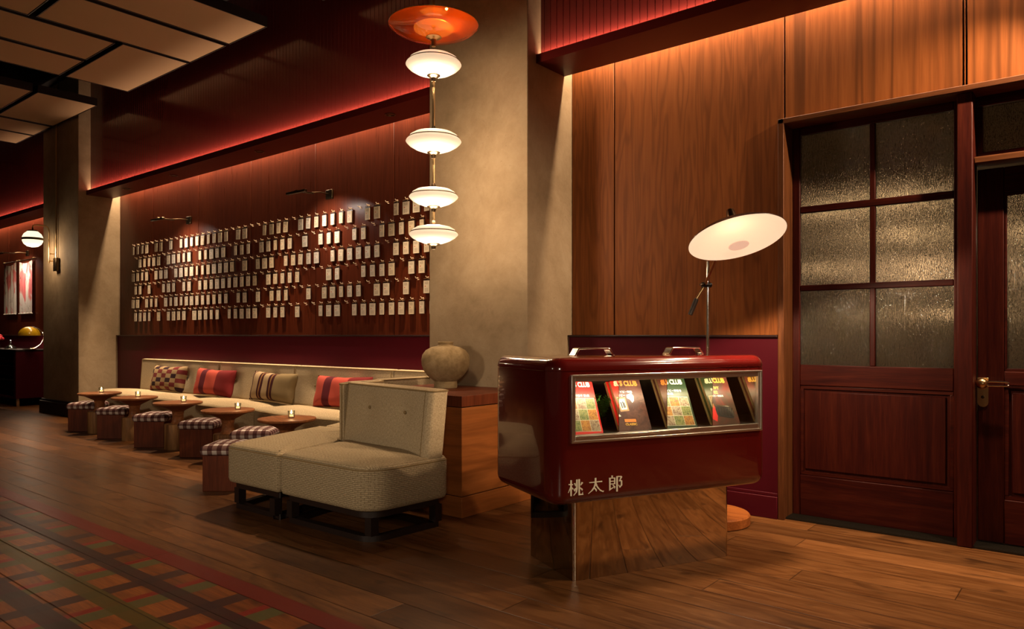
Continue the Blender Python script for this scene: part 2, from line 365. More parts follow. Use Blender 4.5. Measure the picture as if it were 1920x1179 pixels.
def card_mat():
    t = NT('printed_cream_card'); u = t.sep(t.coord('UV')); x, y = u[0], u[1]
    fx = t.math('SUBTRACT', t.math('FRACT', t.math('MULTIPLY', x, 5.0)), .5); fy = t.math('SUBTRACT', t.math('FRACT', t.math('MULTIPLY', y, 9.0)), .5)
    dd = t.math('ADD', t.math('MULTIPLY', fx, fx), t.math('MULTIPLY', fy, fy))
    def rng(v, a, b): return t.math('MULTIPLY', t.math('GREATER_THAN', v, a), t.math('LESS_THAN', v, b))
    dots = t.math('MULTIPLY', t.math('LESS_THAN', dd, .10), t.math('MULTIPLY', rng(y, .11, .40), rng(x, .15, .85)))
    ln = t.math('MULTIPLY', t.math('LESS_THAN', t.math('FRACT', t.math('MULTIPLY', y, 14.0)), .5), t.math('MULTIPLY', rng(y, .72, .93), rng(x, .18, .78)))
    ln = t.math('MULTIPLY', ln, t.math('GREATER_THAN', t.noise(t.coord('UV', (26, 14, 1)), 1, 0), .42))
    ex = t.math('SUBTRACT', x, .3); ey = t.math('SUBTRACT', y, .55)
    red = t.math('LESS_THAN', t.math('ADD', t.math('MULTIPLY', ex, ex), t.math('MULTIPLY', t.math('MULTIPLY', ey, ey), 2.2)), .007)
    r = t.n('ShaderNodeObjectInfo').outputs['Random']
    base = t.ramp(r, [(0, (.46, .38, .28)), (.5, (.52, .44, .33)), (1, (.47, .37, .24))])
    c = t.mix(t.math('MULTIPLY', t.math('ADD', dots, ln), .8), base, (.10, .065, .05)); c = t.mix(t.math('MULTIPLY', red, .85), c, (.35, .03, .02))
    return t.pbr(c, .7, spec=.2)
M['card'] = card_mat(); M['card_back'] = simple('dark_card_holder', (.02, .005, .004), .4)

def glow(name, col, strength, rough=.25):
    return NT(name).pbr((.85, .80, .72), rough, emis=col, estr=strength, spec=.4)
M['opal'] = glow('lit_opal_glass', (1.0, .72, .45), .58)
M['opal2'] = glow('lit_globe_glass', (1.0, .80, .52), 1.15)
M['orange_glass'] = NT('orange_glass').pbr((.90, .20, .022), .08, trans=.0, spec=.5, emis=(1.0, .15, .012), estr=.16)
M['flame'] = NT('candle_flame').pbr((1, .8, .5), .5, emis=(1.0, .70, .34), estr=14.0)
M['wax'] = NT('candle_wax').pbr((.8, .7, .5), .5, emis=(1.0, .6, .25), estr=.6)
def glass(name, tint=(1, 1, 1), rough=0.0, refl=1.0):
    t = NT(name); tr = t.n('ShaderNodeBsdfTransparent'); t.put(tr.inputs[0], tint); gl = t.n('ShaderNodeBsdfGlossy'); gl.inputs['Roughness'].default_value = .03
    fr = t.n('ShaderNodeFresnel'); fr.inputs[0].default_value = 1.45; mx = t.n('ShaderNodeMixShader')
    t.put(mx.inputs[0], t.math('MULTIPLY', fr.outputs[0], refl)); t.t.links.new(tr.outputs[0], mx.inputs[1]); t.t.links.new(gl.outputs[0], mx.inputs[2]); t.t.links.new(mx.outputs[0], t.out.inputs[0]); return t.m
M['glass'] = glass('clear_glass', (.93, .95, .92), refl=.7)
def orange_acrylic():
    t = NT('translucent_orange_glass'); tr = t.n('ShaderNodeBsdfTransparent'); t.put(tr.inputs[0], (1.0, .33, .05)); d = t.n('ShaderNodeBsdfTranslucent'); t.put(d.inputs[0], (.85, .11, .008))
    df = t.n('ShaderNodeBsdfDiffuse'); t.put(df.inputs[0], (.62, .075, .006)); gl = t.n('ShaderNodeBsdfGlossy'); gl.inputs['Roughness'].default_value = .05
    m1 = t.n('ShaderNodeMixShader'); m1.inputs[0].default_value = .5; t.t.links.new(d.outputs[0], m1.inputs[1]); t.t.links.new(df.outputs[0], m1.inputs[2])
    m2 = t.n('ShaderNodeMixShader'); m2.inputs[0].default_value = .42; t.t.links.new(m1.outputs[0], m2.inputs[1]); t.t.links.new(tr.outputs[0], m2.inputs[2])
    fr = t.n('ShaderNodeFresnel'); m3 = t.n('ShaderNodeMixShader'); t.t.links.new(fr.outputs[0], m3.inputs[0]); t.t.links.new(m2.outputs[0], m3.inputs[1]); t.t.links.new(gl.outputs[0], m3.inputs[2])
    t.t.links.new(m3.outputs[0], t.out.inputs[0]); return t.m
M['orange_glass'] = orange_acrylic()
def rain_glass():
    t = NT('reeded_rain_glass'); v = t.coord('Object', (1, 1, 1))
    a = t.noise(t.coord('Object', (150, 1, 24)), 1, 2, .6); b = t.noise(t.coord('Object', (230, 1, 60)), 1, 2, .6)
    h = t.math('ADD', a, t.math('MULTIPLY', b, .3))
    return t.pbr((.50, .42, .31), .06, trans=.95, spec=1.0, ior=1.5, normal=t.bump(h, 1.0, .010))
M['rain_glass'] = rain_glass()
M['acoustic'] = simple('linen_acoustic_panel', (.44, .32, .19), .9, spec=.1)
def clay():
    t = NT('weathered_clay'); v = t.coord('Object'); a = t.noise(v, 9, 7, .65, .5); b = t.noise(v, 60, 3, .6)
    z = t.sep(v)[2]
    col = t.ramp(a, [(.3, (.17, .11, .05)), (.5, (.27, .185, .09)), (.68, (.35, .25, .13))])
    col = t.mix(t.math('MULTIPLY', t.ramp(b, [(.5, 0.0), (.7, 1.0)]), .3), col, (.13, .09, .045))
    return t.pbr(col, .8, spec=.2, normal=t.bump(t.math('ADD', a, b), .15, .002))
M['clay'] = clay()
def photo_mat(name, cols, scale):
    t = NT(name); v = t.coord('Object', rnd=True)
    a = t.noise(v, scale, 4, .7, .8); n = len(cols)
    col = t.ramp(a, [(.28+.46*i/(n-1), c) for i, c in enumerate(cols)])
    return t.pbr(col, .35, spec=.4)

# ------------------------------------------------------------------ room
XL, XR, YB, ZC = -19.0, 2.6, -4.5, 5.0
f = MB(); f.face([(XL, YB, 0), (XR, YB, 0), (XR, 8.2, 0), (XL, 8.2, 0)]); struct(f.build('floor', M['floor'], smooth=False))
f = MB(); f.box(XL, XR, YB, 5.4, ZC, ZC+.1); struct(f.build('ceiling', M['black'], smooth=False))
f = MB(); f.box(XL-.1, XL, YB, 5.4, 0, ZC); struct(f.build('wall_left', M['burgundy'], smooth=False))
f = MB(); f.box(XR, XR+.1, YB, 8.2, 0, ZC); struct(f.build('wall_right', M['wall_wood_brown'], smooth=False))
# masonry behind the panelling, open at the entrance
f = MB(); f.box(XL, -1.67, 4.90, 5.0, 0, ZC); f.box(-1.67, XR, 4.90, 5.0, 2.62, ZC); struct(f.build('wall_back', M['black'], smooth=False))
n = 0
for (a, b) in BAYS:
    n += 1
    f = MB(); pts = [(a, YU)]; x = a+.03
    while x < b-.01: pts += [(x-.0035, YU), (x, YU+.006), (x+.0035, YU)]; x += .058
    pts += [(b, YU), (b, YU+.03), (a, YU+.03)]; f.prism(pts, 3.27, ZC); struct(f.build('wall_upper', M['bead'], smooth=False))
    f = MB(); f.box(a, b, YC, 4.746, 3.235, 3.252); f.box(a, b, YC, YC+.014, 3.252, 3.300); f.box(a, b, 4.728, 4.746, 3.252, 3.48); f.box(a, b, 4.47, 4.49, 3.252, 3.36)
    struct(f.build('trim_%d' % n, M['soffit'], smooth=False))
    n += 1
    e = -1.67 if a > -5 else b
    f = MB(); f.box(a, e, 4.815, 4.90, 0, 1.185); struct(f.build('wall_lower', M['burgundy'], smooth=False))
    f = MB(); f.box(a, e, 4.79, 4.90, 1.185, 1.2); struct(f.build('trim_%d' % n, M['cap'], smooth=False, bevel=.003))
    f = MB(); f.prism([(a, 4.79), (e, 4.79), (e, 4.815), (a, 4.815)], 0, .145); f.prism([(a, 4.80), (e, 4.80), (e, 4.815), (a, 4.815)], .145, .168)
    struct(f.build('baseboard_back', M['burgundy'], bevel=.004))
# wood wall panels
SEAM = [-11.526, -10.464, -9.202, -7.956, -6.686, -5.423, -4.349]
panels = []
def wpanel(x0, x1, z0, z1, m):
    f = MB(); f.box(x0+.005, x1-.005, YW, 4.90, z0, z1); o = struct(f.build('wall_panel', m, bevel=.002, seg=1)); panels.append((x0, x1, o)); return o
for a, b in zip(SEAM, SEAM[1:]): wpanel(a, b, 1.2, 3.60, M['wall_wood_red'])
for a, b in zip([-19, -17.63, -16.367, -15.105], [-17.63, -16.367, -15.105, -12.877]): wpanel(a, b, 1.2, 3.60, M['wall_wood_red'])
wpanel(-3.323, -2.929, 1.2, 3.60, M['wall_wood_brown']); wpanel(-2.929, -1.641, 1.2, 3.60, M['wall_wood_brown'])
wpanel(-1.641, -.637, 2.604, 3.60, M['wall_wood_streak']); wpanel(-.637, -.622, 2.604, 3.60, M['wall_wood_streak']); wpanel(-.622, .7, 2.604, 3.60, M['wall_wood_streak']); wpanel(.7, 2.6, 2.604, 3.60, M['wall_wood_streak'])
# columns
for (a, b) in CX:
    f = MB(); f.box(a, b, YF, 4.90, 0, ZC); struct(f.build('column', M['concrete'], bevel=.006))
    f = MB(); f.box(a-.03, b+.03, YF-.05, 4.80, 0, .19); f.box(a-.015, b+.015, YF-.03, 4.80, .19, .22)
    struct(f.build('baseboard_column', M['dark_wood'], bevel=.006))

# downlight trims in the soffit
nm = ['leftmost', 'second from the left', 'third from the left', 'rightmost']
for i, (x, y) in enumerate(DOWN):
    t = thing('recessed_downlight', 'small recessed downlight in the soffit, %s of the four over the cards' % nm[i], 'ceiling light', (x, y, 3.235), 0, 'downlights in the soffit')
    f = MB(); f.lathe([(.052, 0), (.052, -.006), (.040, -.006), (.036, .0), (.030, .0), (.030, -.001)], 28); f.build('trim_ring', M['dkbrass'], t)
    f = MB(); f.lathe([(.030, -.0005), (.012, .0), (.001, .0)], 20); f.build('lens', M['black_gloss'], t)

# ------------------------------------------------------------------ entrance: sidelight window and door
YD = 4.97
f = MB(); f.box(-1.669, -1.630, 4.80, 5.0, 0, 2.604); struct(f.build('trim_7', M['casing'], bevel=.004))
f = MB(); f.box(-1.669, 1.5, 4.80, 5.0, 2.570, 2.604); struct(f.build('trim_8', M['casing_x'], bevel=.004))
f = MB(); f.box(-.666, -.588, 4.83, 5.0, 0, 2.57); struct(f.build('trim_9', M['door_wood'], bevel=.006))
f = MB(); f.box(-.588, 1.5, 4.87, 5.0, 2.168, 2.207); struct(f.build('trim_10', M['casing_x'], bevel=.006))
f = MB(); f.box(-1.63, 1.5, 4.84, 5.0, 0.001, .012)
for k in range(12): f.box(-1.63, 1.5, 4.845+k*.0125, 4.852+k*.0125, .012, .015)
struct(f.build('trim_11', M['grating'], smooth=False))

w = sempty('window_1', (-1.15, YD, 0))
def wl(f, name, m, par, **k):
    bmesh.ops.translate(f.bm, verts=f.bm.verts, vec=-Vector(par.location)); return f.build(name, m, par, **k)
def moulding(f, x0, x1, z0, z1, y, t=.012, d=.012):
    f.box(x0, x1, y-d, y, z0, z0+t); f.box(x0, x1, y-d, y, z1-t, z1); f.box(x0, x0+t, y-d, y, z0+t, z1-t); f.box(x1-t, x1, y-d, y, z0+t, z1-t)
f = MB(); f.box(-1.630, -1.581, YD, YD+.045, .012, 2.57); f.box(-.701, -.666, YD, YD+.045, .012, 2.57); wl(f, 'stile', M['door_wood'], w, bevel=.005)
f = MB(); f.box(-1.581, -.701, YD, YD+.045, 2.52, 2.57); f.box(-1.581, -.701, YD, YD+.045, .869, 1.004); f.box(-1.581, -.701, YD, YD+.045, .012, .278); wl(f, 'rail', M['door_wood_x'], w, bevel=.005)
f = MB(); f.box(-1.157, -1.124, YD+.003, YD+.04, 1.004, 2.52); wl(f, 'muntin', M['door_wood'], w, bevel=.005)
f = MB()
for a, b in ((1.490, 1.528), (2.004, 2.048)): f.box(-1.581, -.701, YD+.001, YD+.04, a, b)
wl(f, 'muntin', M['door_wood_x'], w, bevel=.005)
for z0, z1 in ((1.004, 1.49), (1.528, 2.004), (2.048, 2.52)):
    for x0, x1 in ((-1.581, -1.157), (-1.124, -.701)):
        f = MB(); f.box(x0, x1, YD+.016, YD+.021, z0, z1); wl(f, 'pane', M['rain_glass'], w, smooth=False)
f = MB(); f.box(-1.581, -.701, YD+.02, YD+.03, .278, .869); f.box(-1.553, -.742, YD+.008, YD+.02, .318, .832); wl(f, 'panel', M['door_wood'], w, bevel=.006)
f = MB(); moulding(f, -1.581, -.701, .278, .869, YD+.022, .022, .014); wl(f, 'panel_moulding', M['door_wood_x'], w, bevel=.005)

w = sempty('window_2', (.2, YD, 2.2))
f = MB(); f.box(-.588, 1.5, YD, YD+.045, 2.207, 2.2465); f.box(-.588, 1.5, YD, YD+.045, 2.513, 2.57); f.box(-.588, -.558, YD, YD+.045, 2.2465, 2.513); f.box(.45, .49, YD, YD+.045, 2.2465, 2.513); wl(f, 'frame', M['door_wood_x'], w, bevel=.005)
for x0, x1 in ((-.558, .45), (.49, 1.5)):
    f = MB(); f.box(x0, x1, YD+.016, YD+.021, 2.2465, 2.513); wl(f, 'pane', M['rain_glass'], w, smooth=False)

d = sempty('door_1', (0, YD, 0))
f = MB(); f.box(-.583, -.455, YD, YD+.045, .02, 2.15); f.box(.30, .43, YD, YD+.045, .02, 2.15); wl(f, 'stile', M['door_wood'], d, bevel=.005)
f = MB(); f.box(-.455, .30, YD, YD+.045, 2.004, 2.15); f.box(-.455, .30, YD, YD+.045, .915, .995); f.box(-.455, .30, YD, YD+.045, .02, .27); wl(f, 'rail', M['door_wood_x'], d, bevel=.005)
f = MB(); f.box(-.455, .30, YD+.016, YD+.021, .995, 2.004); wl(f, 'pane', M['rain_glass'], d, smooth=False)
f = MB(); f.box(-.455, .30, YD+.02, YD+.03, .27, .915); f.box(-.42, .265, YD+.008, YD+.02, .31, .875); wl(f, 'panel', M['door_wood'], d, bevel=.006)
f = MB(); moulding(f, -.455, .30, .27, .915, YD+.022, .022, .014); moulding(f, -.455, .30, .995, 2.004, YD+.018, .014, .012); wl(f, 'panel_moulding', M['door_wood_x'], d, bevel=.004)
f = MB(); f.box(.43, 1.5, YD, YD+.045, .012, 2.168); struct(f.build('wall_entrance', M['door_wood'], smooth=False))
hx, hz = -.556, .925
h = MB(); pl = [(hx-.027, .955), (hx-.027, .815)]+[(hx+.027*math.cos(a), .815+.027*math.sin(a)) for a in [math.pi+math.pi*k/10 for k in range(1, 10)]]+[(hx+.027, .815), (hx+.027, .955)]
h.loft([[Vector((x, y, z)) for x, z in pl] for y in (YD-.005, YD)]); hp = wl(h, 'door_handle', M['brass'], d, bevel=.001); hp['label'] = 'brass escutcheon plate with a lever'
h = MB(); Mx = Matrix.Translation((hx, YD-.045, hz)) @ Matrix.Rotation(math.pi/2, 4, 'X')
h.lathe([(.0, .03)]+[(.031*math.sin(a), .031*math.cos(a)) for a in [math.pi*k/12 for k in range(1, 12)]]+[(.0, -.03)], 24, 0, Mx); h.tube([(hx, YD, hz), (hx, YD-.03, hz)], .011)
o = wl(h, 'knob', M['brass'], d)
h = MB(); h.tube([(hx+.02, YD-.047, hz+.012), (hx+.06, YD-.05, hz+.012), (hx+.12, YD-.05, hz+.010), (hx+.129, YD-.05, hz+.004), (hx+.129, YD-.05, hz-.004), (hx+.12, YD-.05, hz-.010), (hx+.06, YD-.05, hz-.012), (hx+.02, YD-.047, hz-.012)], .0045, 8)
wl(h, 'lever', M['chrome'], d)
h = MB(); h.lathe([(.009, 0), (.009, .004), (.005, .005)], 16, 0, Matrix.Translation((hx, YD-.005, .845)) @ Matrix.Rotation(math.pi/2, 4, 'X')); wl(h, 'keyhole', M['dkbrass'], d)

# the lit vestibule behind the rain glass
f = MB(); f.box(-3.2, 2.6, 8.0, 8.1, 0, 3.0); struct(f.build('wall_vestibule', simple('taupe_plaster', (.12, .085, .05), .8), smooth=False))
f = MB(); f.box(-3.3, -3.2, 5.0, 8.1, 0, 3.0); f.box(-3.2, 2.6, 5.0, 8.1, 3.0, 3.1); struct(f.build('ceiling_vestibule', simple('taupe_ceiling', (.10, .07, .045), .8), smooth=False))
for (x, y, z, r, nmm) in ((-2.0, 7.2, 2.36, .11, 'upper left pane'), (-2.05, 7.2, 1.83, .09, 'middle left pane'), (-1.415, 7.2, 2.40, .12, 'upper right pane'), (-1.40, 7.3, 2.10, .11, 'middle right pane'), (-1.05, 7.2, 1.38, .08, 'lower right pane'), (-.35, 7.3, 2.05, .1, 'door pane')):
    t = thing('vestibule_lamp', 'blurred lamp glowing behind the rain glass, seen in the %s' % nmm, 'lamp', (x, y, z), 0, 'lamps behind the rain glass')
    f = MB(); f.lathe([(0, -r*.6)]+[(r*math.sin(a), -r*.6*math.cos(a)) for a in [math.pi*k/12 for k in range(1, 12)]]+[(0, r*.6)], 24); f.build('shade', glow('vestibule_glow', (1.0, .74, .45), 6.5), t)
    f = MB()
    if z > 2.2: f.tube([(0, 0, r*.6), (0, 0, 2.99-z)], .006, 8)
    else: f.tube([(0, 0, -r*.6), (0, 0, .01-z)], .008, 8); f.lathe([(0, .004-z), (.12, .004-z), (.12, .02-z), (0, .02-z)], 20)
    f.build('stem', M['dkbrass'], t)
light('vestibule_light', 'POINT', (-1.2, 7.0, 1.75), 3, WARM2, .12)

# ------------------------------------------------------------------ ceiling clouds
def cloud(x0, mirror, label):
    t = thing('ceiling_cloud', label, 'ceiling panel', (x0, 0, 4.35), 0, 'suspended ceiling clouds')
    # local: x runs from 0 to -3.20, y world
    P = [(-.01, -.71, 2.68, 4.235), (-.80, -1.55, 2.68, 4.235), (-1.62, -3.17, 3.525, 4.235), (-1.66, -2.40, 1.89, 3.44), (-2.49, -3.19, 1.89, 3.44), (-.01, -1.57, 1.89, 2.60)]
    if mirror: P = [(-.01, -1.55, 3.525, 4.225), (-.01, -1.55, 2.73, 3.445), (-1.64, -2.36, 2.68, 4.225), (-2.43, -3.15, 2.68, 4.225), (-.01, -.75, 1.15, 2.64), (-.83, -1.55, 1.15, 2.64), (-1.62, -3.15, 1.89, 2.60)]
    for a, b, c, e in P:
        f = MB(); f.box(b, a, c, e, 0, .03); f.build('panel', M['acoustic'], t, bevel=.003, seg=1)
        f = MB(); g_ = .012
        f.box(b-g_, b-.003, c-g_, e+g_, -.004, .10); f.box(a+.003, a+g_, c-g_, e+g_, -.004, .10); f.box(b-.003, a+.003, c-g_, c-.003, -.004, .10); f.box(b-.003, a+.003, e+.003, e+g_, -.004, .10)
        f.build('edge_frame', M['dark_wood'], t, smooth=False)
    for x, y in ((-.4, 3.9), (-2.8, 3.9), (-.4, 2.3), (-2.8, 2.3)):
        f = MB(); f.tube([(x, y, .03), (x, y, .65)], .004, 6); f.build('hanger_rod', M['black'], t)
cloud(-6.67, False, 'large suspended ceiling cloud of tan rectangular panels, nearer of the two overhead')
cloud(-10.78, True, 'suspended ceiling cloud of tan panels beside the far concrete column, farther of the two')
cloud(-2.55, False, 'suspended ceiling cloud of tan panels above the entrance, reflected in the red beadboard')

# ------------------------------------------------------------------ card wall
ROWS = ['CCCChCChChCCCCCCCCChCChhCCCChCCCCCCChCChCCCC', 'hCCCCChCCCCChCCCCChCCChCCCCChChCCChCChCCCCCC', 'CCCChCCChCCCCCCCCCCChChCCChCCCCChCCCCCChCCCC',
        'CChChhCCChCChCCCCCCCCCChCCCCChhhCChhCCCChCCC', 'CChCCChCCCCCCCCCCCChCChChCCChhChCCCCChCChChC', 'CCCChChCCCChCCCCChCCCCChCCChChhCCChCCCCCCCCC']
random.seed(11)
def card_mesh(wd_, ht):
    f = MB(); uv = f.bm.loops.layers.uv.verify()
    f.box(-wd_/2, wd_/2, -.004, .004, -ht-.030, -.030, 0)
    f.bm.faces.ensure_lookup_table()
    for fc in f.bm.faces:
        for l in fc.loops: l[uv].uv = ((l.vert.co.x+wd_/2)/wd_, (l.vert.co.z+ht+.030)/ht)
    f.box(-wd_/2-.006, wd_/2+.006, .004, .010, -ht-.026, -.012, 1)
    f.tube([(-wd_/2-.004, .002, -.012), (wd_/2+.004, .002, -.012)], .0022, 5, 2)
    f.tube([(-.004, 0, -.012), (0, 0, -.002), (.004, 0, -.012)], .0014, 5, 2)
    o = f.build('paper_card', [M['card'], M['card_back'], M['brass']], smooth=False); return o
protos = [card_mesh(w_, h_) for w_, h_ in ((.062, .115), (.070, .118), (.078, .118), (.084, .120), (.054, .112))]
used = set()
ORD = ['first', 'second', 'third', 'fourth', 'fifth', 'sixth', 'seventh', 'eighth', 'ninth', 'tenth', 'eleventh', 'twelfth', 'thirteenth', 'fourteenth', 'fifteenth', 'sixteenth', 'seventeenth', 'eighteenth', 'nineteenth', 'twentieth']
ORD += ['twenty-'+o for o in ORD[:9]]+['thirtieth']+['thirty-'+o for o in ORD[:9]]
ROWN = ['top row', 'second row', 'third row', 'fourth row', 'fifth row', 'bottom row']
DX = (11.036-4.947)/43
hookm = None
for r, row in enumerate(ROWS):
    x0 = -11.036 if r % 2 == 0 else -10.960
    z = 2.512-r*.1925; cards = row.count('C'); c = 0
    for k, ch in enumerate(row):
        x = x0+k*DX; par = [p for p in panels if p[0] <= x < p[1]][0][2]
        if hookm is None:
            f = MB(); f.tube([(0, 0, 0), (0, -.026, -.002), (0, -.034, .010)], .0033, 6); f.tube([(.016, 0, -.016), (.016, -.020, -.018)], .0033, 6); f.lathe([(.006, 0), (.006, .003), (.001, .003)], 10, 0, Matrix.Rotation(math.pi/2, 4, 'X'))
            h = f.build('hook', M['hook']); hookm = h.data
        else: h = bpy.data.objects.new('hook', hookm); COL.objects.link(h)
        h.location = (x, YW, z); h.parent = par
        if ch == 'C':
            c += 1; i = random.choice((0, 0, 1, 1, 2, 2, 3, 4)); o = protos[i]
            if i in used: o = o.copy(); COL.objects.link(o)
            used.add(i); o.location = (x, YW-.022, z-.002); o.rotation_euler = (0, random.gauss(0, .006) if random.random() > .06 else .05, random.gauss(0, .06))
            fr = cards-c+1
            pos = (ORD[c-1]+' from left' if c > 1 else 'leftmost') if c <= fr else (ORD[fr-1]+' from right' if fr > 1 else 'rightmost')
            tag(o, 'cream printed card on the wood wall, %s in the %s' % (pos, ROWN[r]), 'card', 'printed cards hung on the wood wall')
for i, o in enumerate(protos):
    if i not in used: bpy.data.objects.remove(o)

# picture lights
def picture_light(x, z, label, on=True):
    t = thing('picture_light', label, 'picture light', (x, YW, z), 0, 'picture lights on the wood wall')
    f = MB(); f.box(-.055, .055, -.022, 0, -.055, .045); f.build('wall_plate', M['dkbrass'], t, bevel=.004)
    f = MB(); f.tube([(-.01, -.02, .0), (-.01, -.12, .004), (-.02, -.22, -.012)], .007, 8); f.build('arm', M['dkbrass'], t)
    f = MB(); f.box(-.16, .16, -.44, -.405, -.055, -.030); f.box(-.035, -.005, -.42, -.20, -.030, -.014); f.build('lamp_bar', M['dkbrass'], t, bevel=.004)
    light('picture_led', 'AREA', (x+.02, YW-.40, z-.062), 5.5, (1.0, .86, .74), .28, .02, aim=(x+.05, YW+.12, z-.75), spread=math.radians(120))
picture_light(-9.43, 2.72, 'slim brass picture light with a square wall plate, above the left cards')
picture_light(-6.43, 2.70, 'slim brass picture light with a square wall plate, above the right cards')
picture_light(-15.36, 2.70, 'slim brass picture light above the hanging scarves in the far bay')

# ------------------------------------------------------------------ plinth and vase
t = thing('wood_plinth', 'boxy orange walnut plinth against the middle concrete column', 'plinth', (-3.78, 3.90, 0))
f = MB(); f.box(-.50, .50, -.38, .36, 0, .135); f.build('base', M['plinth_wood'], t, bevel=.003)
f = MB(); f.box(-.495, .495, -.375, .355, .140, .722); f.build('body', M['plinth_wood'], t, bevel=.003)
f = MB(); f.box(-.505, .505, -.385, .37, .728, .80); f.build('top', M['stool_wood'], t, bevel=.003)
f = MB(); f.lathe([(.0, 0), (.086, 0), (.089, .01), (.086, .050), (.10, .062), (.135, .090), (.165, .130), (.181, .175), (.184, .212), (.176, .250), (.150, .285), (.105, .309), (.062, .318), (.053, .326), (.056, .336), (.060, .344), (.057, .349), (.047, .349), (.042, .335), (.0, .33)], 56)
v = f.build('clay_vase', M['clay']); v.location = (-3.90, 4.005, .801); tag(v, 'round weathered clay vase with a small neck standing on the wood plinth', 'vase')

# ------------------------------------------------------------------ pendant lamp
PX, PY = -3.637, 3.616
def pz(y): return 1.2+(628-y)*5.1/FPX
t = thing('pendant_lamp', 'tall pendant lamp with an orange glass dish above four white glass discs', 'pendant lamp', (PX, PY, pz(462)))
Z0 = pz(462)
f = MB(); f.tube([(0, 0, .02), (0, 0, pz(95)-Z0)], .0095, 12); f.tube([(0, 0, pz(60)-Z0), (0, 0, ZC-Z0)], .011, 12); f.build('rod', M['brass'], t)
def at(o, z): o.location = (0, 0, z); return o
for y, ry in ((122, 52), (266, 52), (370, 46), (440, 46)):
    rad = ry*5.1/FPX; z = pz(y)-Z0; k = rad/.193
    f = MB(); prof = [(.035*k, -.074*k), (.08*k, -.066*k), (.13*k, -.048*k), (.168*k, -.026*k), (.188*k, -.007*k), (.193*k, .001*k), (.189*k, .010*k)]
    f.lathe(prof+[(.178*k, .021*k)], 48, cap0=False, cap1=False); at(f.build('lower_glass', M['opal'], t), z)
    f = MB(); f.lathe([(.176*k, .023*k), (.166*k, .040*k), (.135*k, .058*k), (.08*k, .070*k), (.025*k, .074*k)], 48, cap0=False); at(f.build('upper_glass', M['opal'], t), z)
    f = MB(); f.tube([(.1775*k*math.cos(a), .1775*k*math.sin(a), .022*k) for a in [2*math.pi*i/64 for i in range(64)]], .0042, 6, closed=True); at(f.build('rim_ring', M['rim'], t), z)
    f = MB(); f.lathe([(.045, -.070*k), (.047, -.076*k), (.040, -.082*k), (.018, -.090*k), (.014, -.115*k), (.0, -.115*k)], 24); f.lathe([(.0, .074*k), (.022, .074*k), (.016, .095*k), (.010, .11*k)], 20); at(f.build('collar', M['dkbrass'], t), z)
    light('pendant_bulb', 'POINT', (PX, PY, Z0+z-.15), {122: 15, 266: 13, 370: 10, 440: 8}[y], WARM2, .06)
z = pz(55)-Z0
f = MB(); f.lathe([(.04, -.048), (.12, -.045), (.20, -.030), (.265, -.008), (.305, .020), (.311, .028)], 56, cap0=False, cap1=False); at(f.build('orange_dish', M['orange_glass'], t), z)
f = MB(); f.lathe([(.300, .036), (.265, .052), (.20, .066), (.10, .078), (.02, .080)], 56, cap0=False, cap1=False); at(f.build('orange_cover', M['orange_glass'], t), z)
f = MB(); f.tube([(.309*math.cos(a), .309*math.sin(a), .030) for a in [2*math.pi*i/72 for i in range(72)]], .003, 6, closed=True); at(f.build('rim_ring', M['brass'], t), z)
f = MB(); f.lathe([(.0, -.03), (.09, -.024), (.135, -.004), (.138, .01), (.11, .03), (.05, .045), (.0, .048)], 36); at(f.build('inner_glass', M['opal'], t), z)
f = MB(); f.lathe([(.052, -.050), (.055, -.057), (.045, -.064), (.018, -.072), (.014, -.12), (0, -.12)], 24); at(f.build('collar', M['brass'], t), z)
f = MB(); f.lathe([(0, -.005), (.006, .0), (.008, .01), (.012, .02), (.009, .03), (.004, .04)], 16); f.build('finial', M['brass'], t)
light('pendant_bulb', 'POINT', (PX+.14, PY-.02, pz(55)+.052), 1.6, WARM, .01)

# ------------------------------------------------------------------ sofa
def cushion(f, poly, z0, z1, crown=.02, soft=.045, mi=0):
    P = poly; cx = sum(p[0] for p in P)/len(P); cy = sum(p[1] for p in P)/len(P)
    def ring(d, z): return [Vector((x, y, z)) for x, y in inset(P, d)]
    def sc_(k, z): return [Vector((cx+(x-cx)*k, cy+(y-cy)*k, z)) for x, y in inset(P, soft)]
    R = [ring(.03, z0), ring(.008, z0+.012), ring(0, z0+.035), ring(0, (z0+z1)/2), ring(0, z1-.04), ring(.004, z1-.022), ring(.018, z1-.006), ring(soft, z1)]
    R += [sc_(.86, z1+crown*.45), sc_(.66, z1+crown*.8), sc_(.4, z1+crown*.96), sc_(.12, z1+crown)]
    f.loft(R, mi); return f
def piping(f, poly, z, d=.004, r=.0055, mi=0):
    return f.tube([(x, y, z) for x, y in inset(poly, d)], r, 6, mi, closed=True)
def densify(poly, step=.05):
    out = []
    for i in range(len(poly)):
        a = Vector(poly[i]); b = Vector(poly[(i+1) % len(poly)]); n_ = max(1, int((b-a).length/step))
        for k in range(n_): q = a.lerp(b, k/n_); out.append((q.x, q.y))
    return out
def dent_back(f, pts, y_front, axis='y', sign=-1, amp=.03, rad=.16):
    for v_ in f.bm.verts:
        for (cx_, cz_) in pts:
            dd = (Vector((v_.co.x-cx_, v_.co.z-cz_))).length
            if abs(v_.co.y-y_front) < .09: v_.co.y += amp*math.exp(-(dd/rad*1.9)**2)
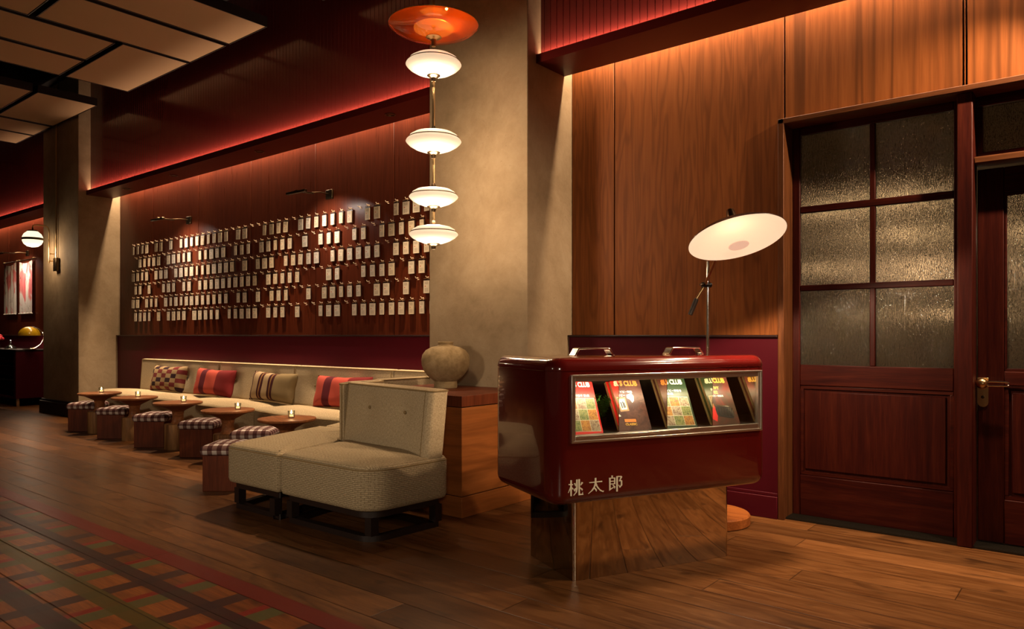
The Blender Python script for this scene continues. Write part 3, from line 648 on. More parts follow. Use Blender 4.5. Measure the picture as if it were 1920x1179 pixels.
def seat_module(name, label, poly, z0=.18, z1=.45, group='sofa modules', frame=True, legs=None):
    cx = sum(p[0] for p in poly)/len(poly); cy = sum(p[1] for p in poly)/len(poly)
    t = thing(name, label, 'sofa', (cx, cy, 0), 0, group); L = densify([(x-cx, y-cy) for x, y in poly])
    f = MB(); cushion(f, L, z0, z1, .028, .05); f.boxuv(); f.build('seat', M['cream'], t, ang=60)
    f = MB(); piping(f, L, z1-.03); f.build('piping', M['piping'], t)
    f = MB(); q = inset(L, .05); q3 = inset(L, .10)
    def ringbox(o_, i_, za, zb): f.loft([[Vector((x, y, z)) for x, y in r_] for r_, z in ((o_, za), (o_, zb), (i_, zb), (i_, za), (o_, za))], 0, False, False)
    ringbox(q, q3, 0, .034); f.prism(q, .140, .186)
    mid = [((a_[0]+b_[0])/2, (a_[1]+b_[1])/2) for a_, b_ in zip(q, q3)]
    for sx_, sy_ in ((1, 1), (-1, 1), (1, -1), (-1, -1)):
        x, y = max(mid, key=lambda p: p[0]*sx_+p[1]*sy_); f.box(x-.028, x+.028, y-.028, y+.028, .034, .14)
    f.build('base_frame', M['dark_wood'], t, bevel=.003)
    return t
def back_part(t, poly, z0, z1, lean, buttons, face_n, welts=()):
    # poly in world xy (counter-clockwise), leaning along -face_n towards the top
    o = t.location; n = Vector(face_n).normalized()
    L = densify([(x-o.x, y-o.y) for x, y in poly], .04)
    f = MB(); H_ = z1-z0; rings = []
    zs = [0, .02, .1, .2, .3, .4, .5, .6, .7, .8, .9, .965]
    for k in zs: rings.append([Vector((x-n.x*lean*k, y-n.y*lean*k, z0+H_*k)) for x, y in inset(L, .012 if k in (0,) else 0)])
    for d_, zz in ((.006, .985), (.02, .997), (.035, 1.0)): rings.append([Vector((x-n.x*lean, y-n.y*lean, z0+H_*zz)) for x, y in inset(L, d_)])
    f.loft(rings)
    # tufts
    bpts = []
    for (bx, by, bz) in buttons:
        k_ = lean*(bz-z0)/H_; c = Vector((bx-o.x-n.x*k_, by-o.y-n.y*k_, bz))
        for v_ in f.bm.verts:
            q = v_.co-c; along = q.x*n.x+q.y*n.y
            if along > -.05:
                side = math.hypot(q.x-along*n.x, q.y-along*n.y); dz = q.z
                a = .028*math.exp(-((side/.10)**2+(dz/.09)**2)); v_.co.x -= n.x*a; v_.co.y -= n.y*a
        bpts.append(c)
    f.boxuv(); b = f.build('backrest', M['cream_seat'], t, ang=60)
    f = MB(); f.tube([(x-n.x*lean, y-n.y*lean, z0+H_*.975) for x, y in inset(L, .0)], .006, 6, closed=True); f.build('piping', M['piping'], t)
    for wx, wy in welts:
        f = MB(); f.tube([(wx-o.x-n.x*(lean*k+.004), wy-o.y-n.y*(lean*k+.004), z0+H_*k) for k in [.03+.945*i/12 for i in range(13)]], .006, 6); f.build('piping', M['piping'], t)
    for c in bpts:
        k = (c.z-z0)/H_; p = Vector((c.x-n.x*(.022), c.y-n.y*(.022), c.z))
        f = MB(); f.lathe([(.0, .012), (.008, .010), (.0125, .004), (.012, 0), (.0, -.004)], 14, 0, Matrix.Translation(p) @ n.to_3d().to_track_quat('Z', 'Y').to_matrix().to_4x4()); f.build('button', M['piping'], b)
    return b

# wall run of the banquette
def wall_seat(x0, x1, left_round=False, right_open=False):
    pts = []; n_ = 14
    for i in range(n_+1):
        k = i/n_; pts.append((x0+(x1-x0)*k, 4.20-.075*math.sin(math.pi*k)**.8))
    if left_round:
        pts = [(x0+.55, 4.66), (x0+.22, 4.62), (x0+.04, 4.50), (x0, 4.38), (x0+.06, 4.28), (x0+.2, 4.20), (x0+.5, 4.155), (x0+1.0, 4.13), (x0+1.6, 4.14), (x1-.3, 4.165), (x1, 4.20)]
        return pts+[(x1, 4.66)]
    return pts+[(x1, 4.66), (x0, 4.66)]
XS = [-10.90, -8.398, -6.839, -5.32]
BX = [-10.473, -8.398, -6.839, -5.277]
lab = ['rounded left end section of the cream wall banquette, under the chequered pillow', 'cream wall banquette section with the tan striped pillow on it', 'right section of the cream wall banquette, partly behind the near sofa back']
for i in range(3):
    x0, x1 = XS[i]+.004, XS[i+1]-.004
    t = seat_module('banquette_section', lab[i], wall_seat(x0, x1, i == 0))
    a, b = BX[i]+.005, BX[i+1]-.005
    w_ = (b-a)
    bb = [(a+w_*.62, 4.665, .665), (a+w_*.16, 4.665, .665)] if i == 0 else [(a+w_*.22, 4.665, .665), (a+w_*.77, 4.665, .665)]
    if i == 0: bb = [(-9.206, 4.665, .665), (-8.72, 4.665, .665), (-9.95, 4.665, .665)]
    back_part(t, rpoly([(a, 4.665), (b, 4.665), (b, 4.775), (a, 4.775)], .03, 4), .43, .872, .03, bb, (0, -1, 0), [(a+.012, 4.667), (b-.012, 4.667)])
# corner and the short leg returning towards the room
t = seat_module('banquette_section', 'cream banquette corner section with its back towards the clay vase', rpoly([(-5.31, 4.66), (-5.31, 4.18), (-5.10, 4.0), (-5.10, 3.765), (-4.455, 3.765), (-4.455, 4.66)], .05, 4))
back_part(t, rpoly([(-4.448, 4.64), (-4.448, 3.765), (-4.365, 3.765), (-4.365, 4.25), (-4.365, 4.64)], .02, 4), .43, .86, .0, [], (-1, 0, 0))
back_part(t, rpoly([(-5.265, 4.665), (-4.47, 4.665), (-4.47, 4.775), (-5.265, 4.775)], .03, 4), .43, .872, .03, [], (0, -1, 0))
t = seat_module('sofa_corner_section', 'cream outer corner sofa section left of the near end seat', rpoly([(-4.755, 2.70), (-4.118, 2.705), (-4.285, 3.33), (-4.43, 3.40), (-4.45, 3.755), (-5.09, 3.755)], [.09, .04, .03, .03, .02, .04], 6))
back_part(t, rpoly([(-4.335, 3.345), (-4.29, 3.352), (-4.30, 3.75), (-4.43, 3.75), (-4.43, 3.50)], [.03, .01, .02, .03, .04], 4), .43, .855, .0, [], (-1, -.25, 0), [(-4.31, 3.349)])
t = seat_module('sofa_end_section', 'near end section of the cream sofa with a buttoned back, beside the red display cabinet', rpoly([(-4.108, 2.70), (-3.235, 2.705), (-3.205, 3.33), (-4.275, 3.36)], [.05, .17, .05, .03], 8))
back_part(t, rpoly([(-4.285, 3.335), (-3.265, 3.145), (-3.225, 3.165), (-3.215, 3.29), (-4.29, 3.455)], [.03, .025, .03, .04, .02], 5), .43, .862, .045, [(-3.98, 3.28, .70), (-3.53, 3.195, .70)], (-.18, -.98, 0), [(-4.262, 3.331), (-3.290, 3.150)])

# pillows
def pillow(w_, h_, th, name, label, m, x, y, z, lean, rz=0, roll=0):
    f = MB(); uv = f.bm.loops.layers.uv.verify(); nu, nv = 30, 16
    def P(i, j, s):
        u, v_ = i/nu*2-1, j/nv*2-1
        pin = 1-.10*(1-abs(u))*abs(v_)**2; pin2 = 1-.07*(1-abs(v_))*abs(u)**2
        t_ = ((1-u**4)*(1-v_**4))**.55*th/2
        wr = .006*math.sin(u*9+v_*3)*(1-u*u)
        return Vector((u*w_/2*pin2, s*t_+wr*s*.5, v_*h_/2*pin+h_/2))
    G = {}
    for s in (-1, 1):
        for i in range(nu+1):
            for j in range(nv+1):
                if s == 1 and (i in (0, nu) or j in (0, nv)): G[s, i, j] = G[-1, i, j]
                else: G[s, i, j] = f.bm.verts.new(P(i, j, s))
        for i in range(nu):
            for j in range(nv):
                idx = [(i, j), (i+1, j), (i+1, j+1), (i, j+1)]
                fc = f.bm.faces.new([G[s, a, b] for a, b in idx])
                for l, (a, b) in zip(fc.loops, idx): l[uv].uv = (a/nu, b/nv)
    o = f.build(name, m, ang=80); o.location = (x, y, z); o.rotation_euler = (lean, roll, rz)
    return tag(o, label, 'pillow', 'pillows along the banquette')
pillow(.86, .335, .15, 'pillow', 'long chequered brown and tan pillow, leftmost on the wall banquette', M['pillow_check'], -9.36, 4.50, .478, -.22, 0, -.01)
pillow(.86, .325, .15, 'pillow', 'long red striped pillow between the chequered and the tan striped one', M['pillow_red'], -8.25, 4.51, .478, -.22, 0, .01)
pillow(.82, .325, .15, 'pillow', 'long tan pillow with maroon stripes, right of the whole red one', M['pillow_tan'], -7.03, 4.51, .478, -.22, 0, .01)
pillow(.86, .325, .15, 'pillow', 'long red striped pillow partly hidden by the near sofa back', M['pillow_red'], -5.84, 4.51, .478, -.22, 0, -.015)

# ------------------------------------------------------------------ side tables with candles
TB = [(-9.647, 3.82), (-8.673, 3.81), (-7.655, 3.81), (-6.52, 3.73), (-5.45, 3.66)]
TL = ['leftmost of the five in the row', 'second from the left in the row', 'middle one of the five in the row', 'second from the right in the row', 'rightmost of the row, by the near sofa']
t = thing('side_table', 'small round wooden pedestal table, '+TL[0], 'side table', (TB[0][0], TB[0][1], 0), 0, 'round pedestal tables')
f = MB(); f.lathe([(.0, .39), (.058, .39), (.075, .405), (.17, .452), (.232, .466), (.242, .472), (.243, .486), (.239, .490), (.0, .490)], 48); f.build('tabletop', M['table_wood'], t)
f = MB(); f.lathe([(.075, .262), (.060, .285), (.055, .315), (.055, .36), (.062, .392), (0, .392)], 32, cap0=True); f.build('neck', M['table_wood'], t)
f = MB(); f.lathe([(.0, 0), (.131, 0), (.133, .004), (.133, .255), (.129, .262), (.0, .262)], 40); f.build('trunk_base', M['trunk_wood'], t, bevel=0)
for i in range(1, 5): dup(t, (TB[i][0], TB[i][1], 0), .7*i, 'small round wooden pedestal table, '+TL[i])
t = thing('candle_holder', 'lit tea light in a clear glass cup on the leftmost round table', 'candle', (0, 0, 0), 0, 'candles on the round tables')
f = MB(); f.lathe([(.0, .0), (.022, .0), (.026, .004), (.030, .062), (.028, .062), (.024, .010), (.0, .008)], 24); f.build('glass_cup', M['glass'], t)
f = MB(); f.lathe([(.0, .012), (.019, .012), (.019, .026), (.0, .026)], 18); w_ = f.build('tea_light', M['wax'], t)
f = MB(); f.lathe([(.0, .0), (.0055, .005), (.007, .012), (.0045, .023), (.0, .034)], 12); fl = f.build('flame', M['flame'], t); fl.location = (0, 0, .034)
cl = ['leftmost', 'second', 'middle', 'fourth', 'rightmost']
for i, (x, y) in enumerate(TB):
    o = t if i == 0 else dup(t, label='lit tea light in a clear glass cup on the %s round table' % ('second from left', 'middle', 'second from right', 'rightmost')[i-1])
    o.location = (x+(.0, .04, .06, .09, .02)[i], y+(.02, .02, .03, .05, .03)[i], .4905)
    light('candle_light', 'POINT', (o.location.x, o.location.y, .58), .35, (1, .58, .25), .012)

# ------------------------------------------------------------------ stools
SA = math.atan2(RT.y, RT.x)
st = thing('stool', 'low box stool with a brown gingham cushion, leftmost by the far table', 'stool', (0, 0, 0), SA, 'gingham topped box stools')
f = MB(); f.box(-.161, .161, -.161, .161, 0, .275); f.build('box_base', M['stool_wood'], st, bevel=.004)
f = MB(); L = rpoly([(-.182, -.182), (.182, -.182), (.182, .182), (-.182, .182)], .03, 5); cushion(f, densify(L, .04), .272, .352, .014, .035); f.boxuv(); f.build('cushion', M['gingham'], st, ang=70)
SP = [(-10.02, 3.83, .02, ''), (-9.05, 3.79, -.02, 'low box stool with a brown gingham cushion, between the two leftmost tables'), (-8.03, 3.755, .0, 'low box stool with a brown gingham cushion, left of the middle table'),
      (-7.04, 3.755, .0, 'low box stool with a brown gingham cushion, right of the middle table'), (-6.0, 3.70, .06, 'gingham cushioned box stool half hidden, just left of the rightmost table'), (-5.375, 3.10, .03, 'gingham cushioned box stool nearest to the viewer, half behind the near sofa')]
for i, (x, y, a, l) in enumerate(SP):
    o = st if i == 0 else dup(st, label=l)
    o.location = (x, y, 0); o.rotation_euler = (0, 0, SA+a)

# ------------------------------------------------------------------ red display cabinet on a steel plinth
KA = math.atan2(.8995, .437); KO = Vector((-2.021, 2.963, 0)); KM = Matrix.Translation(KO) @ Matrix.Rotation(KA, 4, 'Z')
kt = thing('display_cabinet', 'glossy dark red rounded display cabinet on a mirrored steel pedestal', 'display cabinet', KO, KA)
f = MB(); P = rpoly([(0, 0), (.970, 0), (.970, .482), (0, .482)], .022, 6); f.prism(P, .001, .41); f.build('pedestal', M['mirror'], kt, ang=30)
S0, S1, W0, W1 = -.172, 1.162, -.10, .588
body = rpoly([(S0, W0), (S1, W0), (S1, W1), (S0, W1)], .085, 10)
R = []
for k in range(0, 9):
    a = math.pi/2*k/8; R.append([Vector((x, y, .392+.06*(1-math.sin(a)))) for x, y in inset(body, .06*(1-math.cos(a)))])
R.reverse()
f = MB(); f.loft(R+[[Vector((x, y, z)) for x, y in body] for z in (.60, 1.024)]); bd = f.build('body', M['kiosk'], kt, ang=28)
c = MB(); c.box(-.052, 1.083, -.3, .34, .712, .992); ct = c.build('cutter', M['interior'], kt, smooth=False)
bm_ = bd.modifiers.new('cut', 'BOOLEAN'); bm_.object = ct; bm_.operation = 'DIFFERENCE'; bm_.solver = 'EXACT'
dg = bpy.context.evaluated_depsgraph_get(); me = bpy.data.meshes.new_from_object(bd.evaluated_get(dg)); bd.modifiers.clear(); bd.data = me
bpy.data.objects.remove(ct)
me.set_sharp_from_angle(angle=math.radians(28))
f = MB(); R = [[Vector((x, y, z)) for x, y in inset(body, d_)] for d_, z in ((.004, 1.024), (.004, 1.029), (0, 1.031), (0, 1.036))]
for k in range(1, 9): a = math.pi/2*k/8; R.append([Vector((x, y, 1.036+.056*math.sin(a))) for x, y in inset(body, .056*(1-math.cos(a)))])
f.loft(R); f.build('lid', M['kiosk'], kt, ang=28)
for s_ in (.12, .72):
    f = MB(); L_ = .25; Wd = .062; y0_ = .20
    pr = [(0, 0), (.010, .012), (.026, .037), (.036, .041), (L_-.036, .041), (L_-.026, .037), (L_-.010, .012), (L_, 0), (L_-.012, 0), (L_-.02, .010), (L_-.034, .032), (.034, .032), (.02, .010), (.012, 0)]
    f.loft([[Vector((s_+x, y, 1.0918+z)) for x, z in pr] for y in (y0_, y0_+Wd)]); h = f.build('handle', M['chrome'], kt, bevel=.003)
def rect_frame(f, x0, x1, z0, z1, tl, tr, tb, tt, ya, yb):
    f.box(x0, x0+tl, ya, yb, z0, z1); f.box(x1-tr, x1, ya, yb, z0, z1); f.box(x0+tl, x1-tr, ya, yb, z0, z0+tb); f.box(x0+tl, x1-tr, ya, yb, z1-tt, z1)
f = MB(); rect_frame(f, -.072, 1.103, .690, 1.012, .010, .010, .010, .010, W0-.012, W0+.01); rect_frame(f, -.064, 1.095, .698, 1.004, .016, .016, .028, .024, W0-.006, W0+.012); f.box(-.05, .62, W0-.010, W0-.004, .712, .722)
f.build('window_frame', simple('satin_steel', (.80, .75, .66), .30, metal=1), kt, bevel=.0015)
f = MB(); f.box(-.05, 1.08, W0+.004, W0+.007, .722, .992); f.build('window_glass', M['glass'], kt, smooth=False)
f = MB(); f.box(-.052, 1.083, .305, .335, .713, .991); f.box(-.052, 1.083, -.085, .305, .7125, .722); f.build('interior_lining', M['interior'], kt, smooth=False)
DIV = [.2046, .4932, .7834]
for s_ in DIV+[1.0815]:
    f = MB(); f.box(s_-.0015, s_+.0015, W0+.012, .30, .7225, .991); f.build('mirror_divider', M['mirror'], kt, smooth=False)
f = MB(); f.box(-.04, 1.07, W0+.030, W0+.050, .986, .991); f.build('led_strip', glow('led_diffuser', (1.0, .85, .62), 3.0), kt, smooth=False)
STR = [[[(-.0739,.5174),(-.0655,.5167),(-.0659,.4417),(-.0739,.4424)],[(-.0831,.4999),(-.0596,.4979),(-.0596,.4933),(-.0831,.495)],[(-.0739,.4873),(-.0722,.478),(-.0838,.4589),(-.0863,.4587)],[(-.0659,.4847),(-.0565,.4766),(-.0613,.4715),(-.0659,.4783)],[(-.0428,.5176),(-.0347,.5175),(-.0347,.4746),(-.0385,.4584),(-.0554,.4425),(-.0575,.4455),(-.0449,.459),(-.0424,.4735)],[(-.0544,.5002),(-.047,.5018),(-.0438,.492),(-.0457,.4848)],[(-.0565,.4711),(-.0438,.48),(-.0424,.4753),(-.0502,.4604)],[(-.0311,.5185),(-.022,.5181),(-.0227,.4487),(-.011,.4482),(-.0071,.4565),(-.0041,.4428),(-.0301,.4426)],[(-.0195,.4899),(-.0131,.5048),(-.0046,.5006),(-.0173,.4882)],[(-.0227,.4773),(-.0212,.4799),(-.0067,.4703),(-.0105,.4618)]],
 [[(.0286,.499),(.1017,.5),(.1017,.4947),(.0308,.4948)],[(.0599,.5168),(.069,.5167),(.0686,.4953),(.0631,.4771),(.0512,.4596),(.0254,.4438),(.0228,.4446),(.0404,.4587),(.0534,.4743),(.0595,.4923)],[(.0631,.4939),(.0686,.4944),(.0762,.476),(.0881,.4619),(.1034,.4521),(.1118,.4514),(.1067,.4453),(.0903,.4524),(.0751,.4668),(.0664,.4787)],[(.0556,.4685),(.0599,.4728),(.0718,.4596),(.0686,.4506)]],
 [[(.153,.521),(.1625,.5203),(.1607,.5091),(.1552,.509)],[(.1404,.5098),(.1492,.5095),(.1488,.4584),(.1674,.4662),(.1707,.4631),(.1413,.4487)],[(.1404,.5108),(.1752,.5098),(.1752,.5055),(.1404,.5065)],[(.1685,.5098),(.1752,.5098),(.1752,.4791),(.1685,.4793)],[(.1474,.4952),(.1718,.495),(.1718,.4912),(.1474,.4914)],[(.1474,.482),(.1752,.4821),(.1752,.4778),(.1474,.4783)],[(.1596,.4744),(.1641,.4768),(.1763,.4654),(.1707,.4555),(.1685,.4623)],[(.1807,.515),(.1897,.5152),(.1892,.4412),(.1807,.4414)],[(.1897,.5162),(.211,.5144),(.2148,.5103),(.2042,.4951),(.2143,.4933),(.2148,.4696),(.2009,.4576),(.193,.4715),(.1946,.4736),(.202,.4651),(.2076,.4721),(.2071,.4892),(.1964,.4897),(.1964,.492),(.2049,.5083),(.2031,.5104),(.1897,.5111)]]]
for ch in STR:
    f = MB()
    for k, pl_ in enumerate(ch): f.loft([[Vector((x, W0-.0002-y, z)) for x, z in pl_] for y in (.0, .0016+.0002*k)])
    f.build('lettering', M['ivory'], kt, smooth=False, weld=False)
light('cabinet_led', 'AREA', KM @ Vector((.515, W0+.045, .982)), 4.2, (1.0, .82, .58), 1.08, .02, aim=KM @ Vector((.515, .09, .80)))

# magazines leaning in the compartments
PH = [photo_mat('printed_photo_green', [(.02, .03, .01), (.28, .27, .10), (.06, .10, .02), (.60, .55, .38)], 75), photo_mat('printed_photo_sepia', [(.03, .015, .01), (.42, .33, .22), (.14, .07, .04), (.68, .62, .50)], 65),
      photo_mat('printed_photo_ochre', [(.12, .03, .01), (.50, .24, .05), (.22, .07, .02), (.60, .45, .20)], 70)]
COVR = simple('red_gloss_cover', (.62, .022, .018), .32); COVB = photo_mat('brown_photo_cover', [(.03, .010, .008), (.10, .035, .025), (.05, .015, .012), (.16, .06, .04)], 14)
COVG = simple('green_gloss_cover', (.022, .045, .018), .3); COVK = photo_mat('red_brown_photo_cover', [(.30, .02, .015), (.14, .03, .018), (.06, .03, .018), (.09, .045, .02)], 7)
PAGES = simple('yellowed_pages', (.50, .40, .24), .8)
MW, MH, MT = .176, .262, .018
def magazine(s_, label, cov, kind):
    kx, kz = (1.03, 1.06) if kind == 'red' else (1.21, 1.10)
    t = thing('magazine', label, 'magazine', (0, 0, 0), 0, 'magazines in the display cabinet')
    t.matrix_world = KM @ Matrix.Translation((s_, -.052, .7225)) @ Matrix.Rotation(math.radians(2.0), 4, 'Y') @ Matrix.Rotation(math.radians(-27), 4, 'X') @ Matrix.Diagonal((kx, 1, kz, 1))
    f = MB(); f.box(.001, MW-.001, .0012, MT-.001, .0012, MH-.0012); f.build('pages', PAGES, t, smooth=False)
    f = MB(); f.box(0, MW, 0, .001, 0, MH); f.box(0, MW, MT-.001, MT, 0, MH); f.box(0, .001, .001, MT-.001, 0, MH); f.build('cover', cov, t, smooth=False)
    def T(x, z, d=.0003): return Matrix.Translation((x, -d, z)) @ Matrix.Rotation(math.pi/2, 4, 'X')
    ink = {'red': M['white_ink'], 'brown': M['orange_ink'], 'green': M['ivory'], 'car': M['gold']}[kind]
    text_mesh("MEN'S CLUB", .034, T(.010, .236 if kind == 'red' else .226), 'title', ink, t, .0014, sx=.80)
    if kind in ('red', 'green'):
        text_mesh('別冊・アイビー特集号' if kind == 'green' else 'アイビー特集号 第2集', .0135, T(.012 if kind == 'red' else .008, .186), 'subtitle', M['white_ink'], t, .0002, sx=1.0)
        if kind == 'green': text_mesh('第3集', .014, T(.06, .170), 'subtitle', M['white_ink'], t, .0002)
        f = MB(); top = .178 if kind == 'red' else .160; f.box(.012, MW-.010, -.0006, 0, .014, top); f.build('photo_grid', M['ivory'], t, smooth=False)
        cw = (MW-.022-.0064)/3; chh = (top-.014-.0064)/3
        for i in range(3):
            for j in range(3):
                f = MB(); x = .0136+i*(cw+.0016); z = .0156+j*(chh+.0016); f.box(x, x+cw, -.0010, -.0005, z, z+chh); f.build('cover_photo', PH[(i*2+j+(kind == 'green')) % 3], t, smooth=False)
    if kind == 'brown':
        text_mesh('別冊 アイビー特集', .0125, T(.02, .190), 'subtitle', M['white_ink'], t, .0003)
        text_mesh('アイビー', .0125, T(.035, .172), 'subtitle', M['white_ink'], t, .0003)
        f = MB(); f.box(.052, .108, -.0008, 0, .046, .060); f.build('orange_block', M['orange_ink'], t, smooth=False)
        text_mesh('CLASSIC', .0155, T(.052, .030), 'heading', M['gold'], t, .0004)
        f = MB(); Mx = Matrix.Translation((.062, 0, .132)) @ Matrix.Rotation(math.radians(-5), 4, 'Y')
        f.box(-.022, .022, -.0010, 0, -.034, .034, 0, Mx); f.box(-.015, .015, -.0015, -.0009, -.026, .026, 1, Mx); f.box(-.010, -.005, -.0018, -.0014, -.018, .012, 2, Mx); f.box(.000, .005, -.0018, -.0014, -.018, .014, 2, Mx); f.box(.006, .010, -.0018, -.0014, -.018, .009, 2, Mx)
        f.build('framed_picture', [simple('tan_frame', (.42, .22, .10), .5), M['white_ink'], M['black']], t, smooth=False)
        f = MB(); f.prism([(.092, .180), (.118, .188), (.126, .172), (.122, .150), (.112, .140), (.104, .155), (.090, .164)], 0, .0008, 0, Matrix.Rotation(math.pi/2, 4, 'X')); f.prism([(.004, .086), (.028, .090), (.040, .074), (.012, .068)], 0, .0008, 0, Matrix.Rotation(math.pi/2, 4, 'X')); f.build('paper_scrap', M['white_ink'], t, smooth=False)
    if kind == 'car':
        f = MB(); f.prism([(.004, .05), (.05, .02), (.062, .05), (.058, .10), (.030, .15), (.02, .20), (.004, .21)], 0, .0005, 0, Matrix.Rotation(math.pi/2, 4, 'X')); f.build('red_patch', COVR, t, smooth=False)
        text_mesh('TAKE IVY', .021, T(.030, .190), 'heading', M['gold'], t, .0006, sx=.95); text_mesh('82', .022, T(.078, .166), 'heading', M['gold'], t, .0006)
        text_mesh('アイビー特集号', .011, T(.050, .150), 'subtitle', M['white_ink'], t, .0002)
        f = MB(); rx = Matrix.Rotation(math.pi/2, 4, 'X')
        f.prism(rpoly([(.060, .050), (.150, .034), (.160, .072), (.140, .098), (.078, .104), (.058, .086)], .012, 4), 0, .0009, 0, rx)
        for k in range(9): x = .070+k*.0095; f.prism([(x, .053-k*.0012), (x+.003, .053-k*.0012), (x+.010, .094-k*.0004), (x+.007, .094-k*.0004)], .0008, .0013, 1, rx)
        f.prism(rpoly([(.060, .100), (.142, .094), (.142, .101), (.064, .108)], .002, 2), .0007, .0013, 1, rx); f.build('car_picture', [M['black'], M['chrome']], t, smooth=False)
        f = MB(); f.prism(rpoly([(.030, .092), (.052, .088), (.056, .112), (.044, .126), (.030, .116)], .008, 4), 0, .0008, 0, rx); f.build('headlamp_picture', PH[2], t, smooth=False)
    return t
magazine(-.040, 'red magazine with a three by three grid of photos, leftmost in the cabinet window', COVR, 'red')
magazine(.216, 'dark brown magazine showing a small framed picture, second from the left in the cabinet window', COVB, 'brown')
magazine(.505, 'dark green magazine with a grid of photos, third from the left in the cabinet window', COVG, 'green')
magazine(.795, 'red and brown magazine with a car picture, rightmost in the cabinet window', COVK, 'car')
# a back copy behind each front magazine
for s_, m_, w_ in ((-.026, COVR, 'red'), (.228, COVB, 'brown'), (.518, COVG, 'green'), (.808, COVK, 'car cover')):
    t = thing('magazine', 'spare copy tucked behind the %s magazine in the cabinet' % w_, 'magazine', (0, 0, 0), 0, 'magazines in the display cabinet')
    t.matrix_world = KM @ Matrix.Translation((s_, -.028, .7225)) @ Matrix.Rotation(math.radians(1.5), 4, 'Y') @ Matrix.Rotation(math.radians(-27), 4, 'X') @ Matrix.Diagonal((1.03 if w_ == 'red' else 1.20, 1, 1.05 if w_ == 'red' else 1.09, 1))
    f = MB(); f.box(.001, MW-.001, .0012, MT-.001, .0012, MH-.004); f.build('pages', PAGES, t, smooth=False)
    f = MB(); f.box(0, MW, 0, .001, 0, MH-.003); f.box(0, MW, MT-.001, MT, 0, MH-.003); f.box(0, .001, .001, MT-.001, 0, MH-.003); f.build('cover', m_, t, smooth=False)
# fern behind the red magazine
random.seed(4)
t = thing('fern', 'leafy green fern behind the red magazine in the display cabinet', 'plant', KM @ Vector((.165, .14, .7225)), KA)
f = MB(); f.lathe([(0, 0), (.026, 0), (.032, .05), (.028, .05), (.026, .04), (0, .04)], 20); f.build('pot', M['interior'], t)
leafm = NT('fern_green').pbr((.045, .16, .016), .4, spec=.4)
for k in range(10):
    a = 2*math.pi*k/10+random.uniform(-.2, .2); f = MB(); L_ = random.uniform(.10, .15)
    def fp(q): return Vector((math.cos(a)*L_*q*(.26 if math.cos(a) > 0 else .6), math.sin(a)*L_*q*.8, .045+L_*1.35*q*(1-.35*q)))
    f.tube([fp(q/8) for q in range(9)], .0012, 5)
    for q in range(1, 9):
        for s in (-1, 1):
            p = fp(q/9); d_ = (fp(min(1, q/9+.1))-p).normalized(); sd = d_.cross(Vector((math.cos(a), math.sin(a), .3))).normalized()*s; ll = .034*(1-.6*abs(q/9-.4))
            f.face([p, p+sd*ll*.4+d_*.009, p+sd*ll+d_*.014-Vector((0, 0, .006)), p+sd*ll*.5-d_*.004]); 
    f.build('frond', leafm, t, smooth=False)

# ------------------------------------------------------------------ floor lamp
LX, LY = -2.0, 4.467
t = thing('floor_lamp', 'chrome floor lamp with a wide tilted white dish shade behind the display cabinet', 'floor lamp', (LX, LY, 0))
f = MB(); f.lathe([(0, 0), (.252, 0), (.260, .006), (.260, .058), (.252, .067), (0, .067)], 56); f.build('base_disc', M['lamp_base'], t)
f = MB(); f.tube([(0, 0, .06), (0, 0, 1.675)], .011, 14); f.build('pole', M['chrome'], t)
def onpix(px, py, d_): r = FW+RT*((px-960)/FPX); return Vector((r.x*d_-LX, r.y*d_-LY, 1.2+(628-py)/FPX*d_))
dl = 4.72; C1 = onpix(1322, 534, dl); CW = onpix(1294, 590, dl+.02); CW2 = onpix(1306, 560, dl+.015); DC = onpix(1382, 447, 4.00)
f = MB(); f.tube([CW2, CW2.lerp(CW, .1), CW], [.013, .016, .015], 14); f.build('counterweight', M['leather'], t)
f = MB(); q = Vector((0, 0, C1.z)); e_ = (C1-q).normalized(); f.tube([q-e_*.02, C1+e_*.02], .017, 14); f.tube([q-Vector((0, 0, .016)), q+Vector((0, 0, .016))], .016, 12); f.build('clamp', M['black_gloss'], t)
f = MB(); f.tube([C1+e_*.02, C1+e_*.04], .006, 8); f.build('clamp_screw', M['chrome'], t)
tc = (Vector((0, 0, 1.2))-(DC+Vector((LX, LY, 0)))).normalized(); up_ = (RT*.245+Vector((0, 0, -.97))); up_ = (up_-tc*up_.dot(tc)).normalized()
nrm = (tc*.41+up_*.912).normalized(); DM = Matrix.Translation(DC) @ (-nrm).to_track_quat('Z', 'Y').to_matrix().to_4x4()
RD_ = .262
f = MB(); f.tube([CW2, C1, DM @ Vector((0, 0, .12))], .0085, 10); f.build('arm', M['brass'], t)
f = MB(); pr = [(RD_, 0), (.245, .014), (.21, .036), (.15, .066), (.08, .080), (.04, .083), (.0, .083)]
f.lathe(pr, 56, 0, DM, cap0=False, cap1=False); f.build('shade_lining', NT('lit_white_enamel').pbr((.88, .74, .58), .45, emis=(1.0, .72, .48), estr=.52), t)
f = MB(); f.lathe([(RD_+.002, 0), (RD_+.002, .003), (.247, .018), (.212, .040), (.151, .070), (.08, .084), (.03, .088), (.0, .088)], 56, 0, DM, cap0=False, cap1=False); f.build('shade', M['black_gloss'], t)
f = MB(); f.lathe([(.0, .086), (.034, .086), (.031, .11), (.020, .175), (.016, .18), (.0, .18)], 28, 0, DM); f.build('socket_cone', M['dkbrass'], t)
f = MB(); f.lathe([(.0, -.046), (.054, -.046), (.056, -.043), (.054, -.040), (.0, -.040)], 36, 0, DM); f.build('bulb_disc', NT('pink_white_enamel').pbr((.75, .52, .40), .5, emis=(1.0, .62, .42), estr=.5), t)
